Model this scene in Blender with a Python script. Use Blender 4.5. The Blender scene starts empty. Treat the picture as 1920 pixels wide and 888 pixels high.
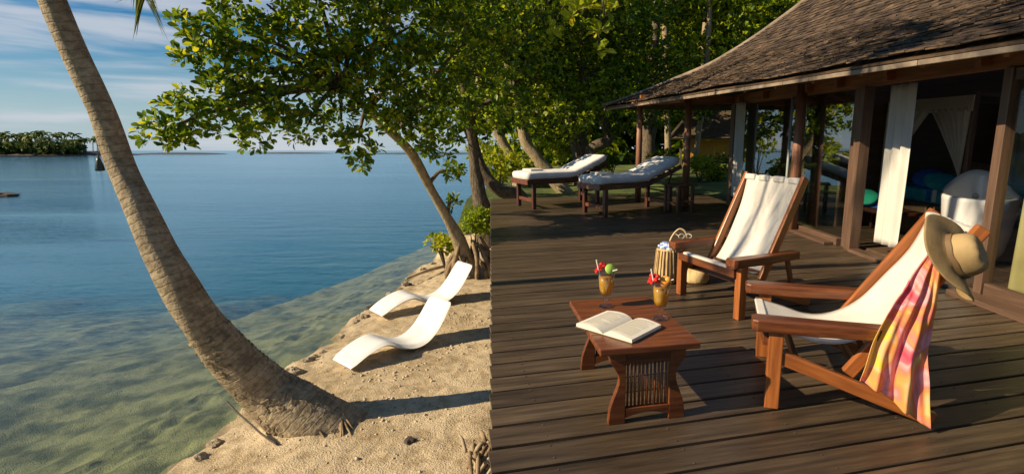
import bpy, bmesh, math, random
import numpy as np
from mathutils import Vector, Matrix, Euler, noise as mnoise
random.seed(7); rng = np.random.default_rng(7)
S = bpy.context.scene; COL = S.collection; D = bpy.data
R = math.radians
H = 1.5                                     # camera height above the deck

# ---------------------------------------------------------------- camera
PITCH = math.atan(.162)
cam = D.cameras.new("camera"); co = D.objects.new("camera", cam); COL.objects.link(co); S.camera = co
cam.sensor_width = 36; cam.lens = 36*1000/1920; cam.shift_x = -120/1920
cam.clip_start = .05; cam.clip_end = 20000
co.location = (0, 0, H); co.rotation_euler = (math.pi/2 - PITCH, 0, 0)

# ---------------------------------------------------------------- sky and sun
SUN_EL, SUN_TRAVEL = 30, 18.5                 # elevation; light travels right and a little away
a_ = R(SUN_TRAVEL); sd = Vector((math.cos(R(SUN_EL))*math.cos(a_), math.cos(R(SUN_EL))*math.sin(a_), -math.sin(R(SUN_EL))))
sl = D.lights.new("sun", 'SUN'); so = D.objects.new("sun", sl); COL.objects.link(so)
sl.energy = 5.0; sl.angle = R(.5); sl.color = (1, .81, .55)
so.location = (-30, -8, 30); so.rotation_euler = sd.to_track_quat('-Z', 'Y').to_euler()
W = D.worlds.new("World"); S.world = W; W.use_nodes = True
nt = W.node_tree; nt.nodes.clear(); N = nt.nodes.new; Lk = nt.links.new
sky = N('ShaderNodeTexSky'); sky.sky_type = 'NISHITA'; sky.sun_disc = False
sky.sun_elevation = R(SUN_EL); sky.sun_rotation = math.atan2(-sd.x, -sd.y)
sky.air_density = 1.0; sky.dust_density = .1; sky.ozone_density = 3.0
hs = N('ShaderNodeHueSaturation'); hs.inputs['Saturation'].default_value = 1.6; hs.inputs['Value'].default_value = .69
Lk(sky.outputs[0], hs.inputs['Color'])
tc = N('ShaderNodeTexCoord')
def cloudmask(scale, lo, hi, sc, det=6, off=(0, 0, 0)):
    mp = N('ShaderNodeMapping'); mp.inputs['Scale'].default_value = scale; mp.inputs['Location'].default_value = off
    Lk(tc.outputs['Generated'], mp.inputs[0])
    n = N('ShaderNodeTexNoise'); n.inputs['Scale'].default_value = sc; n.inputs['Detail'].default_value = det
    n.inputs['Roughness'].default_value = .55; n.inputs['Distortion'].default_value = .35
    Lk(mp.outputs[0], n.inputs['Vector'])
    r = N('ShaderNodeMapRange'); r.interpolation_type = 'SMOOTHSTEP'
    r.inputs['From Min'].default_value = lo; r.inputs['From Max'].default_value = hi
    Lk(n.outputs[0], r.inputs[0]); return r.outputs[0]
c1 = cloudmask((1, 1, 11), .49, .68, 1.7, off=(.3, .1, .62))
c2 = cloudmask((1.2, 1.2, 5), .60, .70, 5.0, off=(2.1, .4, .2))
mx = N('ShaderNodeMath'); mx.operation = 'MAXIMUM'; Lk(c1, mx.inputs[0]); Lk(c2, mx.inputs[1])
ml = N('ShaderNodeMath'); ml.operation = 'MULTIPLY'; ml.inputs[1].default_value = .78; Lk(mx.outputs[0], ml.inputs[0])
mixc = N('ShaderNodeMixRGB'); mixc.inputs[2].default_value = (5.4, 5.7, 6.2, 1)
Lk(ml.outputs[0], mixc.inputs[0])
sz = N('ShaderNodeSeparateXYZ'); Lk(tc.outputs['Generated'], sz.inputs[0])
hz_ = N('ShaderNodeMapRange'); hz_.interpolation_type = 'SMOOTHSTEP'; hz_.inputs[1].default_value = -.02; hz_.inputs[2].default_value = .17; hz_.inputs[3].default_value = .85; hz_.inputs[4].default_value = 0
Lk(sz.outputs[2], hz_.inputs[0]); air = N('ShaderNodeMixRGB'); air.inputs[2].default_value = (3.5, 4.7, 5.8, 1); Lk(hz_.outputs[0], air.inputs[0])
bg = N('ShaderNodeBackground'); bg.inputs['Strength'].default_value = .08; Lk(hs.outputs[0], air.inputs[1]); Lk(air.outputs[0], mixc.inputs[1]); Lk(mixc.outputs[0], bg.inputs[0])
wo = N('ShaderNodeOutputWorld'); Lk(bg.outputs[0], wo.inputs[0])
S.view_settings.view_transform = 'Standard'; S.view_settings.look = 'None'
S.view_settings.exposure = .5; S.view_settings.gamma = 1; S.view_settings.use_curve_mapping = False
try:
    S.cycles.max_bounces = 6; S.cycles.transparent_max_bounces = 12; S.cycles.caustics_reflective = False
    S.cycles.caustics_refractive = False; S.cycles.use_denoising = True
except Exception: pass

# ---------------------------------------------------------------- frames: W = level world, D = deck frame (the bungalow's terrace rises 1.8 deg inland)
TILT = math.atan(.194) - PITCH
MD = Matrix.Translation((0, 0, H)) @ Matrix.Rotation(TILT, 4, 'X') @ Matrix.Translation((0, 0, -H))
def rayd(px, py, fr):
    p = math.atan(.194 if fr == 'D' else .162); s, c = math.sin(p), math.cos(p)
    u, v = (px-1080)/1000, (py-444)/1000
    return Vector((u, c - v*s, -(s + v*c)))
def at_y(px, py, Y, fr='W'): d = rayd(px, py, fr); return Vector((0, 0, H)) + d*(Y/d.y)
def at_z(px, py, Z=0, fr='D'): d = rayd(px, py, fr); return Vector((0, 0, H)) + d*((Z-H)/d.z)
def deck_z(y): return H + (y*math.sin(TILT) - H*math.cos(TILT))     # world height of the deck plane

# ---------------------------------------------------------------- materials
def new_mat(name):
    m = D.materials.new(name); m.use_nodes = True; t = m.node_tree; return m, t, t.nodes['Principled BSDF']
def mat(name, c1, c2=None, scale=6, rough=.6, stretch=(1, 1, 1), bump=0, bscale=None, detail=5, spec=.5, rand=0, lo=.35, hi=.65, c3=None, coord='Object', bdist=.01, sub=0, trans=0):
    m, t, p = new_mat(name); n = t.nodes.new; l = t.links.new
    p.inputs['Roughness'].default_value = rough; p.inputs['Specular IOR Level'].default_value = spec
    if c2 is None: c2 = c1
    tcn = n('ShaderNodeTexCoord'); mp = n('ShaderNodeMapping'); mp.inputs['Scale'].default_value = stretch
    l(tcn.outputs[coord], mp.inputs[0])
    oi = n('ShaderNodeObjectInfo')
    ad = n('ShaderNodeVectorMath'); ad.operation = 'ADD'
    sc = n('ShaderNodeVectorMath'); sc.operation = 'SCALE'; sc.inputs['Scale'].default_value = 37.0
    cb = n('ShaderNodeCombineXYZ'); l(oi.outputs['Random'], cb.inputs[0]); l(oi.outputs['Random'], cb.inputs[1]); l(cb.outputs[0], sc.inputs[0])
    l(mp.outputs[0], ad.inputs[0]); l(sc.outputs[0], ad.inputs[1])
    nz = n('ShaderNodeTexNoise'); nz.inputs['Scale'].default_value = scale; nz.inputs['Detail'].default_value = detail; nz.inputs['Roughness'].default_value = .6
    l(ad.outputs[0], nz.inputs['Vector'])
    rp = n('ShaderNodeValToRGB'); rp.color_ramp.elements[0].position = lo; rp.color_ramp.elements[1].position = hi
    rp.color_ramp.elements[0].color = (*c1, 1); rp.color_ramp.elements[1].color = (*c2, 1)
    if c3:
        e = rp.color_ramp.elements.new((lo+hi)/2); e.color = (*c3, 1)
    l(nz.outputs[0], rp.inputs[0]); out = rp.outputs[0]
    if rand:
        h = n('ShaderNodeHueSaturation'); mr = n('ShaderNodeMapRange'); mr.inputs[3].default_value = 1-rand; mr.inputs[4].default_value = 1+rand
        l(oi.outputs['Random'], mr.inputs[0]); l(mr.outputs[0], h.inputs['Value']); l(out, h.inputs['Color']); out = h.outputs[0]
    l(out, p.inputs['Base Color'])
    if bump:
        b = n('ShaderNodeBump'); b.inputs['Strength'].default_value = bump; b.inputs['Distance'].default_value = bdist
        n2 = nz
        if bscale:
            n2 = n('ShaderNodeTexNoise'); n2.inputs['Scale'].default_value = bscale; n2.inputs['Detail'].default_value = 6; l(ad.outputs[0], n2.inputs['Vector'])
        l(n2.outputs[0], b.inputs['Height']); l(b.outputs[0], p.inputs['Normal'])
    if trans:
        tr = n('ShaderNodeBsdfTranslucent'); l(out, tr.inputs[0]); ms = n('ShaderNodeMixShader'); ms.inputs[0].default_value = trans
        l(p.outputs[0], ms.inputs[1]); l(tr.outputs[0], ms.inputs[2]); l(ms.outputs[0], t.nodes['Material Output'].inputs[0])
    return m
M = {}
M['deck'] = mat('deck_wood', (.044, .031, .019), (.118, .083, .050), 5, .42, (.35, 5, 5), .35, 22, rand=.25, c3=(.078, .054, .033), bdist=.006)
M['joist'] = mat('joist_wood', (.05, .035, .025), (.09, .06, .04), 5, .8)
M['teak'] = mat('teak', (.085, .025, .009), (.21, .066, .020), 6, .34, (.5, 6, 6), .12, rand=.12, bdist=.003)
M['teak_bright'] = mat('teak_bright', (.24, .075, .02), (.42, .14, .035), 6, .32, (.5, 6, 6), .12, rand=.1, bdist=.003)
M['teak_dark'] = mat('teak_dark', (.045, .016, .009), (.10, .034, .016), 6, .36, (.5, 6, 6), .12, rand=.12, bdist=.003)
M['post'] = mat('post_wood', (.17, .072, .038), (.33, .15, .08), 7, .5, (5, 5, .4), .2, rand=.1, bdist=.005)
M['frame'] = mat('frame_wood', (.085, .048, .030), (.15, .088, .058), 5, .5, (.4, 5, 5), .15, rand=.08, bdist=.004)
M['beam'] = mat('beam_wood', (.20, .070, .020), (.40, .150, .045), 5, .55, (.4, 5, 5), .15, rand=.12, bdist=.004)
M['inside'] = mat('inside_wood', (.075, .047, .028), (.13, .08, .045), 4, .6, (.3, 3, 3))
M['canvas'] = mat('canvas', (.70, .67, .60), (.80, .77, .70), 3, .85, bump=.22, bscale=7, spec=.1, bdist=.02, trans=.18)
M['cushion'] = mat('cushion_cloth', (.66, .65, .63), (.78, .77, .75), 2.2, .9, bump=.25, bscale=9, spec=.1, bdist=.03)
M['plastic'] = mat('white_plastic', (.66, .64, .58), (.82, .81, .78), 3, .4, lo=.25, hi=.5, bump=.05, bscale=5)
M['enamel'] = mat('enamel', (.80, .80, .78), (.84, .84, .82), 2, .15)
M['shingle'] = mat('shingle', (.034, .021, .013), (.145, .096, .057), 5, .85, (6, 1.2, 3), .6, 30, rand=.5, c3=(.09, .058, .036), bdist=.01)
M['shingle_mass'] = mat('shingle_mass', (.034, .021, .013), (.135, .09, .054), 4.2, .85, (1, 1, 1), .5, 30, c3=(.085, .055, .034), bdist=.01)
M['ridge'] = mat('ridge_cap', (.16, .12, .085), (.30, .235, .17), 6, .8, bump=.3)
M['curtain'] = mat('curtain', (.76, .74, .68), (.84, .82, .76), 2, .9, spec=.1, trans=.25, bump=.1, bscale=120, bdist=.002)
M['drape'] = mat('drape', (.72, .67, .58), (.82, .78, .7), 2, .9, spec=.1, trans=.35)
M['yellow_curtain'] = mat('yellow_curtain', (.52, .44, .20), (.66, .58, .30), 2, .9, spec=.1, trans=.25)
M['teal'] = mat('teal_cloth', (.01, .22, .26), (.03, .42, .44), 5, .8, bump=.2, bscale=30)
M['blue'] = mat('blue_cloth', (.02, .08, .35), (.04, .15, .5), 3, .8)
M['green'] = mat('green_cloth', (.01, .30, .20), (.02, .42, .28), 3, .8)
M['hat'] = mat('felt_hat', (.25, .165, .065), (.41, .29, .13), 4, .75, bump=.25, bscale=60, bdist=.004)
M['hatband'] = mat('hat_band', (.12, .075, .03), (.18, .11, .05), 8, .7)
M['paper'] = mat('paper', (.74, .70, .58), (.80, .76, .66), 3, .85)
M['pagetext'] = mat('page_print', (.34, .32, .27), (.46, .44, .38), 60, .9)
M['cover'] = mat('book_cover', (.10, .06, .03), (.16, .10, .05), 4, .5)
M['straw'] = mat('straw_weave', (.42, .28, .11), (.74, .56, .28), 18, .8, (1, 1, .35), .5, 60, bdist=.006)
M['straw_dark'] = mat('straw_rib', (.22, .13, .05), (.36, .22, .09), 14, .8)
M['bluecloth'] = mat('blue_white_cloth', (.10, .22, .55), (.85, .88, .92), 38, .7, lo=.47, hi=.53)
M['handle'] = mat('cane', (.42, .30, .16), (.62, .48, .28), 9, .5)
M['petal'] = mat('red_petal', (.62, .012, .015), (.80, .04, .03), 8, .6, trans=.2)
M['lime'] = mat('lime', (.25, .50, .03), (.42, .65, .10), 12, .45)
M['fruit'] = mat('orange_fruit', (.85, .30, .03), (.90, .46, .08), 10, .4)
M['juice'] = mat('juice', (.86, .36, .015), (.92, .46, .03), 5, .15, trans=.25)
M['straw_white'] = mat('drinking_straw', (.78, .74, .62), (.84, .8, .7), 5, .4)
M['rope'] = mat('rope', (.05, .04, .03), (.09, .07, .05), 10, .9)
M['float'] = mat('green_float', (.004, .014, .011), (.010, .03, .022), 6, .3)
M['rock'] = mat('rock', (.22, .18, .12), (.46, .38, .26), 5, .9, bump=.6, bscale=14, bdist=.03)
M['pebble'] = mat('pebble', (.40, .32, .21), (.62, .52, .37), 5, .9, bump=.4, bscale=14)
M['rock_dark'] = mat('rock_dark', (.04, .03, .025), (.10, .07, .05), 5, .8, bump=.5)
M['drift'] = mat('driftwood', (.33, .26, .17), (.52, .42, .28), 6, .85, (1, 1, 1), .4)
M['root'] = mat('root', (.13, .085, .045), (.36, .26, .15), 9, .9, bump=.5, bdist=.02)
M['stump'] = mat('stump', (.22, .19, .15), (.40, .36, .29), 8, .9, (4, 4, .6), .5, bdist=.02)
M['metal'] = mat('grey_metal', (.30, .34, .33), (.40, .44, .43), 4, .4)
M['wire'] = mat('wire', (.55, .50, .42), (.7, .66, .58), 4, .25)
M['hut'] = mat('hut_wall', (.52, .24, .03), (.80, .42, .07), 14, .8, (8, 8, .5))
M['thatch'] = mat('thatch', (.05, .035, .02), (.12, .08, .045), 10, .9)
M['bark'] = mat('bark', (.055, .04, .026), (.19, .145, .09), 7, .9, (3, 3, 1), .8, 16, bdist=.03)
M['bark_pale'] = mat('bark_pale', (.22, .165, .09), (.42, .33, .20), 6, .9, (3, 3, 1), .7, 16, bdist=.03)
def palm_bark():
    m, t, p = new_mat('palm_bark'); n = t.nodes.new; l = t.links.new
    at = n('ShaderNodeAttribute'); at.attribute_name = 'along'
    tcn = n('ShaderNodeTexCoord')
    nz = n('ShaderNodeTexNoise'); nz.inputs['Scale'].default_value = 7; nz.inputs['Detail'].default_value = 8; l(tcn.outputs['Object'], nz.inputs['Vector'])
    nz2 = n('ShaderNodeTexNoise'); nz2.inputs['Scale'].default_value = 26; nz2.inputs['Detail'].default_value = 6; l(tcn.outputs['Object'], nz2.inputs['Vector'])
    rp = n('ShaderNodeValToRGB'); e = rp.color_ramp.elements; e[0].position = .3; e[1].position = .72
    e[0].color = (.22, .17, .10, 1); e[1].color = (.46, .37, .235, 1); x = e.new(.5); x.color = (.34, .265, .16, 1)
    l(nz.outputs[0], rp.inputs[0])
    rp2 = n('ShaderNodeValToRGB'); e = rp2.color_ramp.elements; e[0].position = .40; e[1].position = .56
    e[0].color = (.30, .27, .2, 1); e[1].color = (1, 1, 1, 1); l(nz2.outputs[0], rp2.inputs[0])
    mu = n('ShaderNodeMixRGB'); mu.blend_type = 'MULTIPLY'; mu.inputs[0].default_value = .45
    l(rp.outputs[0], mu.inputs[1]); l(rp2.outputs[0], mu.inputs[2])
    sn = n('ShaderNodeMath'); sn.operation = 'MULTIPLY_ADD'; l(at.outputs['Fac'], sn.inputs[0]); sn.inputs[1].default_value = 95
    ns = n('ShaderNodeMath'); ns.operation = 'MULTIPLY'; l(nz.outputs[0], ns.inputs[0]); ns.inputs[1].default_value = 7; l(ns.outputs[0], sn.inputs[2])
    si = n('ShaderNodeMath'); si.operation = 'SINE'; l(sn.outputs[0], si.inputs[0])
    rr = n('ShaderNodeMapRange'); rr.inputs[1].default_value = .78; rr.inputs[2].default_value = 1; rr.inputs[3].default_value = 1; rr.inputs[4].default_value = .74; l(si.outputs[0], rr.inputs[0])
    m2 = n('ShaderNodeMixRGB'); m2.blend_type = 'MULTIPLY'; m2.inputs[0].default_value = 1; l(mu.outputs[0], m2.inputs[1]); l(rr.outputs[0], m2.inputs[2])
    l(m2.outputs[0], p.inputs['Base Color']); p.inputs['Roughness'].default_value = .85
    b = n('ShaderNodeBump'); b.inputs['Strength'].default_value = .7; b.inputs['Distance'].default_value = .018
    ad = n('ShaderNodeMath'); ad.operation = 'ADD'; l(nz2.outputs[0], ad.inputs[0]); l(rr.outputs[0], ad.inputs[1]); l(ad.outputs[0], b.inputs['Height']); l(b.outputs[0], p.inputs['Normal'])
    return m
M['palm'] = palm_bark()
def leafmat(name, dark, mid, lite, trans=.4, rough=.38):
    m, t, p = new_mat(name); n = t.nodes.new; l = t.links.new
    at = n('ShaderNodeAttribute'); at.attribute_name = 'tint'; oi = n('ShaderNodeObjectInfo')
    ad = n('ShaderNodeMath'); ad.operation = 'ADD'; l(at.outputs['Fac'], ad.inputs[0]); l(oi.outputs['Random'], ad.inputs[1])
    fr = n('ShaderNodeMath'); fr.operation = 'FRACT'; l(ad.outputs[0], fr.inputs[0])
    rp = n('ShaderNodeValToRGB'); e = rp.color_ramp.elements; e[0].position = 0; e[1].position = 1
    e[0].color = (*dark, 1); e[1].color = (*lite, 1); x = e.new(.55); x.color = (*mid, 1); l(fr.outputs[0], rp.inputs[0])
    l(rp.outputs[0], p.inputs['Base Color']); p.inputs['Roughness'].default_value = rough; p.inputs['Specular IOR Level'].default_value = .35
    tr = n('ShaderNodeBsdfTranslucent'); h = n('ShaderNodeHueSaturation'); h.inputs['Value'].default_value = 1.5; h.inputs['Hue'].default_value = .48
    l(rp.outputs[0], h.inputs['Color']); l(h.outputs[0], tr.inputs[0])
    ms = n('ShaderNodeMixShader'); ms.inputs[0].default_value = trans; l(p.outputs[0], ms.inputs[1]); l(tr.outputs[0], ms.inputs[2])
    l(ms.outputs[0], t.nodes['Material Output'].inputs[0]); return m
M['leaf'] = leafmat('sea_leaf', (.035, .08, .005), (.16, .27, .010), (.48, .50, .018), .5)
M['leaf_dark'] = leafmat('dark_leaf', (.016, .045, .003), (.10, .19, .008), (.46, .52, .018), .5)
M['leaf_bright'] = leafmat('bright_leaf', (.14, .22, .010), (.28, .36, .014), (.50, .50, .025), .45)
M['palm_leaf'] = leafmat('palm_leaf', (.09, .12, .025), (.20, .23, .05), (.42, .40, .12), .4)
M['far_leaf'] = leafmat('far_leaf', (.04, .075, .015), (.09, .14, .022), (.17, .20, .04), .2, .7)

def glassmat(name, tint=(1, 1, 1), f=None):
    m, t, p = new_mat(name); n = t.nodes.new; l = t.links.new
    tr = n('ShaderNodeBsdfTransparent'); tr.inputs[0].default_value = (*tint, 1)
    gl = n('ShaderNodeBsdfGlossy'); gl.inputs['Roughness'].default_value = .0
    fr = n('ShaderNodeLayerWeight'); fr.inputs[0].default_value = .5; pw_ = n('ShaderNodeMath'); pw_.operation = 'POWER'; pw_.inputs[1].default_value = 4.0; l(fr.outputs['Facing'], pw_.inputs[0])
    mr = n('ShaderNodeMapRange'); mr.inputs[3].default_value = f or 0; mr.inputs[4].default_value = 1; l(pw_.outputs[0], mr.inputs[0])
    ms = n('ShaderNodeMixShader'); l(mr.outputs[0], ms.inputs[0]); l(tr.outputs[0], ms.inputs[1]); l(gl.outputs[0], ms.inputs[2])
    l(ms.outputs[0], t.nodes['Material Output'].inputs[0]); return m
M['pane'] = glassmat('window_glass', (.72, .77, .75), .22)
M['pane_clear'] = glassmat('clear_window_glass', (.9, .92, .9), .03)
M['glass'] = glassmat('drink_glass', (.93, .95, .94), .08)
def sandmat():
    m, t, p = new_mat('sand'); n = t.nodes.new; l = t.links.new
    tcn = n('ShaderNodeTexCoord')
    def nz(s, d=6):
        x = n('ShaderNodeTexNoise'); x.inputs['Scale'].default_value = s; x.inputs['Detail'].default_value = d; l(tcn.outputs['Object'], x.inputs['Vector']); return x.outputs[0]
    a, b, c = nz(1.3), nz(9), nz(70, 3)
    rp = n('ShaderNodeValToRGB'); e = rp.color_ramp.elements; e[0].position = .32; e[1].position = .68; e[0].color = (.46, .36, .22, 1); e[1].color = (.66, .54, .36, 1); l(a, rp.inputs[0])
    r2 = n('ShaderNodeValToRGB'); e = r2.color_ramp.elements; e[0].position = .33; e[1].position = .55; e[0].color = (.55, .5, .42, 1); e[1].color = (1, 1, 1, 1); l(b, r2.inputs[0])
    mu = n('ShaderNodeMixRGB'); mu.blend_type = 'MULTIPLY'; mu.inputs[0].default_value = .7; l(rp.outputs[0], mu.inputs[1]); l(r2.outputs[0], mu.inputs[2])
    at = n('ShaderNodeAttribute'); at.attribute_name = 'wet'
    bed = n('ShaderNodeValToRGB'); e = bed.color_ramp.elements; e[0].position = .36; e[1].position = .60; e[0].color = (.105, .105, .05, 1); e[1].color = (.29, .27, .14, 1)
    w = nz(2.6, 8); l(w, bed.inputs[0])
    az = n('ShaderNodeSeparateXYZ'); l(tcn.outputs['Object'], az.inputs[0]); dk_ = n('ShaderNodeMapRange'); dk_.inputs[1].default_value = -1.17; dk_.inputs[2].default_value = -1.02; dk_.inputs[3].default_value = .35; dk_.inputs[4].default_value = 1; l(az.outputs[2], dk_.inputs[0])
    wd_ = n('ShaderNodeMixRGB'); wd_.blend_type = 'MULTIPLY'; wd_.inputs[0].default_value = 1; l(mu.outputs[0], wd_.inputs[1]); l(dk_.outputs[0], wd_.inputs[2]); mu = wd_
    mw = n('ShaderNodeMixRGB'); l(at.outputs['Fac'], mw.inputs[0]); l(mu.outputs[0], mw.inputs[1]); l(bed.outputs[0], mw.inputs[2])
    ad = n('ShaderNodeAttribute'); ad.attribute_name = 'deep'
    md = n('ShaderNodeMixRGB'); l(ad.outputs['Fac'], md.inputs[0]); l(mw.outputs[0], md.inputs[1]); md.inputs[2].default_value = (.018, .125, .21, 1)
    l(md.outputs[0], p.inputs['Base Color']); p.inputs['Roughness'].default_value = .9; p.inputs['Specular IOR Level'].default_value = .2
    bp = n('ShaderNodeBump'); bp.inputs['Strength'].default_value = .7; bp.inputs['Distance'].default_value = .02
    s1 = n('ShaderNodeMath'); s1.operation = 'MULTIPLY_ADD'; l(b, s1.inputs[0]); s1.inputs[1].default_value = 1.6; l(c, s1.inputs[2]); l(s1.outputs[0], bp.inputs['Height']); l(bp.outputs[0], p.inputs['Normal'])
    return m
M['sand'] = sandmat()
def watermat():
    m, t, p = new_mat('sea_water'); n = t.nodes.new; l = t.links.new
    tcn = n('ShaderNodeTexCoord')
    def nz(s, st, d=4):
        mp = n('ShaderNodeMapping'); mp.inputs['Scale'].default_value = st; mp.inputs['Rotation'].default_value = (0, 0, R(12)); l(tcn.outputs['Object'], mp.inputs[0])
        x = n('ShaderNodeTexNoise'); x.inputs['Scale'].default_value = s; x.inputs['Detail'].default_value = d; x.inputs['Distortion'].default_value = .4; l(mp.outputs[0], x.inputs['Vector']); return x.outputs[0]
    a, b = nz(1.1, (.5, 1.5, 1), 5), nz(7, (.7, 1.3, 1), 4)
    s1 = n('ShaderNodeMath'); s1.operation = 'MULTIPLY_ADD'; l(b, s1.inputs[0]); s1.inputs[1].default_value = .34; l(a, s1.inputs[2])
    bp = n('ShaderNodeBump'); bp.inputs['Strength'].default_value = .5; bp.inputs['Distance'].default_value = .11; l(s1.outputs[0], bp.inputs['Height'])
    bp2 = n('ShaderNodeBump'); bp2.inputs['Strength'].default_value = .5; bp2.inputs['Distance'].default_value = .035; l(s1.outputs[0], bp2.inputs['Height'])
    tr = n('ShaderNodeBsdfTransparent'); tr.inputs[0].default_value = (.84, .92, .84, 1)
    gl = n('ShaderNodeBsdfGlossy'); gl.inputs['Roughness'].default_value = .06; gl.inputs['Color'].default_value = (.62, .80, .92, 1); l(bp.outputs[0], gl.inputs['Normal'])
    lw = n('ShaderNodeLayerWeight'); lw.inputs[0].default_value = .5; l(bp2.outputs[0], lw.inputs['Normal'])
    pw5 = n('ShaderNodeMath'); pw5.operation = 'POWER'; pw5.inputs[1].default_value = 4.6; l(lw.outputs['Facing'], pw5.inputs[0])
    fr = n('ShaderNodeMapRange'); fr.inputs[3].default_value = .02; fr.inputs[4].default_value = 1; l(pw5.outputs[0], fr.inputs[0])
    wp = nz(.09, (.35, 1.6, 1), 3); ws = n('ShaderNodeMapRange'); ws.inputs[1].default_value = .35; ws.inputs[2].default_value = .65; ws.inputs[3].default_value = .12; ws.inputs[4].default_value = .75; l(wp, ws.inputs[0]); l(ws.outputs[0], bp.inputs['Strength']); l(ws.outputs[0], bp2.inputs['Strength'])
    ms = n('ShaderNodeMixShader'); l(fr.outputs[0], ms.inputs[0]); l(tr.outputs[0], ms.inputs[1]); l(gl.outputs[0], ms.inputs[2]); l(ms.outputs[0], t.nodes['Material Output'].inputs[0]); return m
M['water'] = watermat()
def grassmat():
    return mat('lawn', (.035, .06, .012), (.16, .19, .03), .9, .9, detail=8, bump=.6, bscale=12, c3=(.08, .11, .02), bdist=.05)
M['lawn'] = grassmat()
def sarongmat():
    m, t, p = new_mat('tie_dye'); n = t.nodes.new; l = t.links.new
    uv = n('ShaderNodeTexCoord'); nz = n('ShaderNodeTexNoise'); nz.inputs['Scale'].default_value = 4.2; nz.inputs['Detail'].default_value = 3; nz.inputs['Distortion'].default_value = .9
    mpp = n('ShaderNodeMapping'); mpp.inputs['Scale'].default_value = (1.6, .15, .85); l(uv.outputs['Object'], mpp.inputs[0]); l(mpp.outputs[0], nz.inputs['Vector'])
    rp = n('ShaderNodeValToRGB'); e = rp.color_ramp.elements
    e[0].position = .28; e[0].color = (.78, .07, .14, 1); e[1].position = .80; e[1].color = (.88, .80, .16, 1)
    for q, c in ((.38, (.88, .20, .24)), (.44, (.92, .52, .52)), (.49, (.90, .28, .22)), (.54, (.92, .40, .10)), (.59, (.92, .58, .30)), (.66, (.92, .66, .08))):
        x = e.new(q); x.color = (*c, 1)
    sx = n('ShaderNodeSeparateXYZ'); l(uv.outputs['Object'], sx.inputs[0])
    mr = n('ShaderNodeMapRange'); mr.inputs[1].default_value = .0; mr.inputs[2].default_value = .8; mr.inputs[3].default_value = .11; mr.inputs[4].default_value = -.05; l(sx.outputs[2], mr.inputs[0])
    ad = n('ShaderNodeMath'); ad.operation = 'ADD'; l(nz.outputs[0], ad.inputs[0]); l(mr.outputs[0], ad.inputs[1]); l(ad.outputs[0], rp.inputs[0])
    l(rp.outputs[0], p.inputs['Base Color']); p.inputs['Roughness'].default_value = .7; p.inputs['Specular IOR Level'].default_value = .2
    tr = n('ShaderNodeBsdfTranslucent'); l(rp.outputs[0], tr.inputs[0]); ms = n('ShaderNodeMixShader'); ms.inputs[0].default_value = .25
    l(p.outputs[0], ms.inputs[1]); l(tr.outputs[0], ms.inputs[2]); l(ms.outputs[0], t.nodes['Material Output'].inputs[0]); return m
M['sarong'] = sarongmat()

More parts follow.
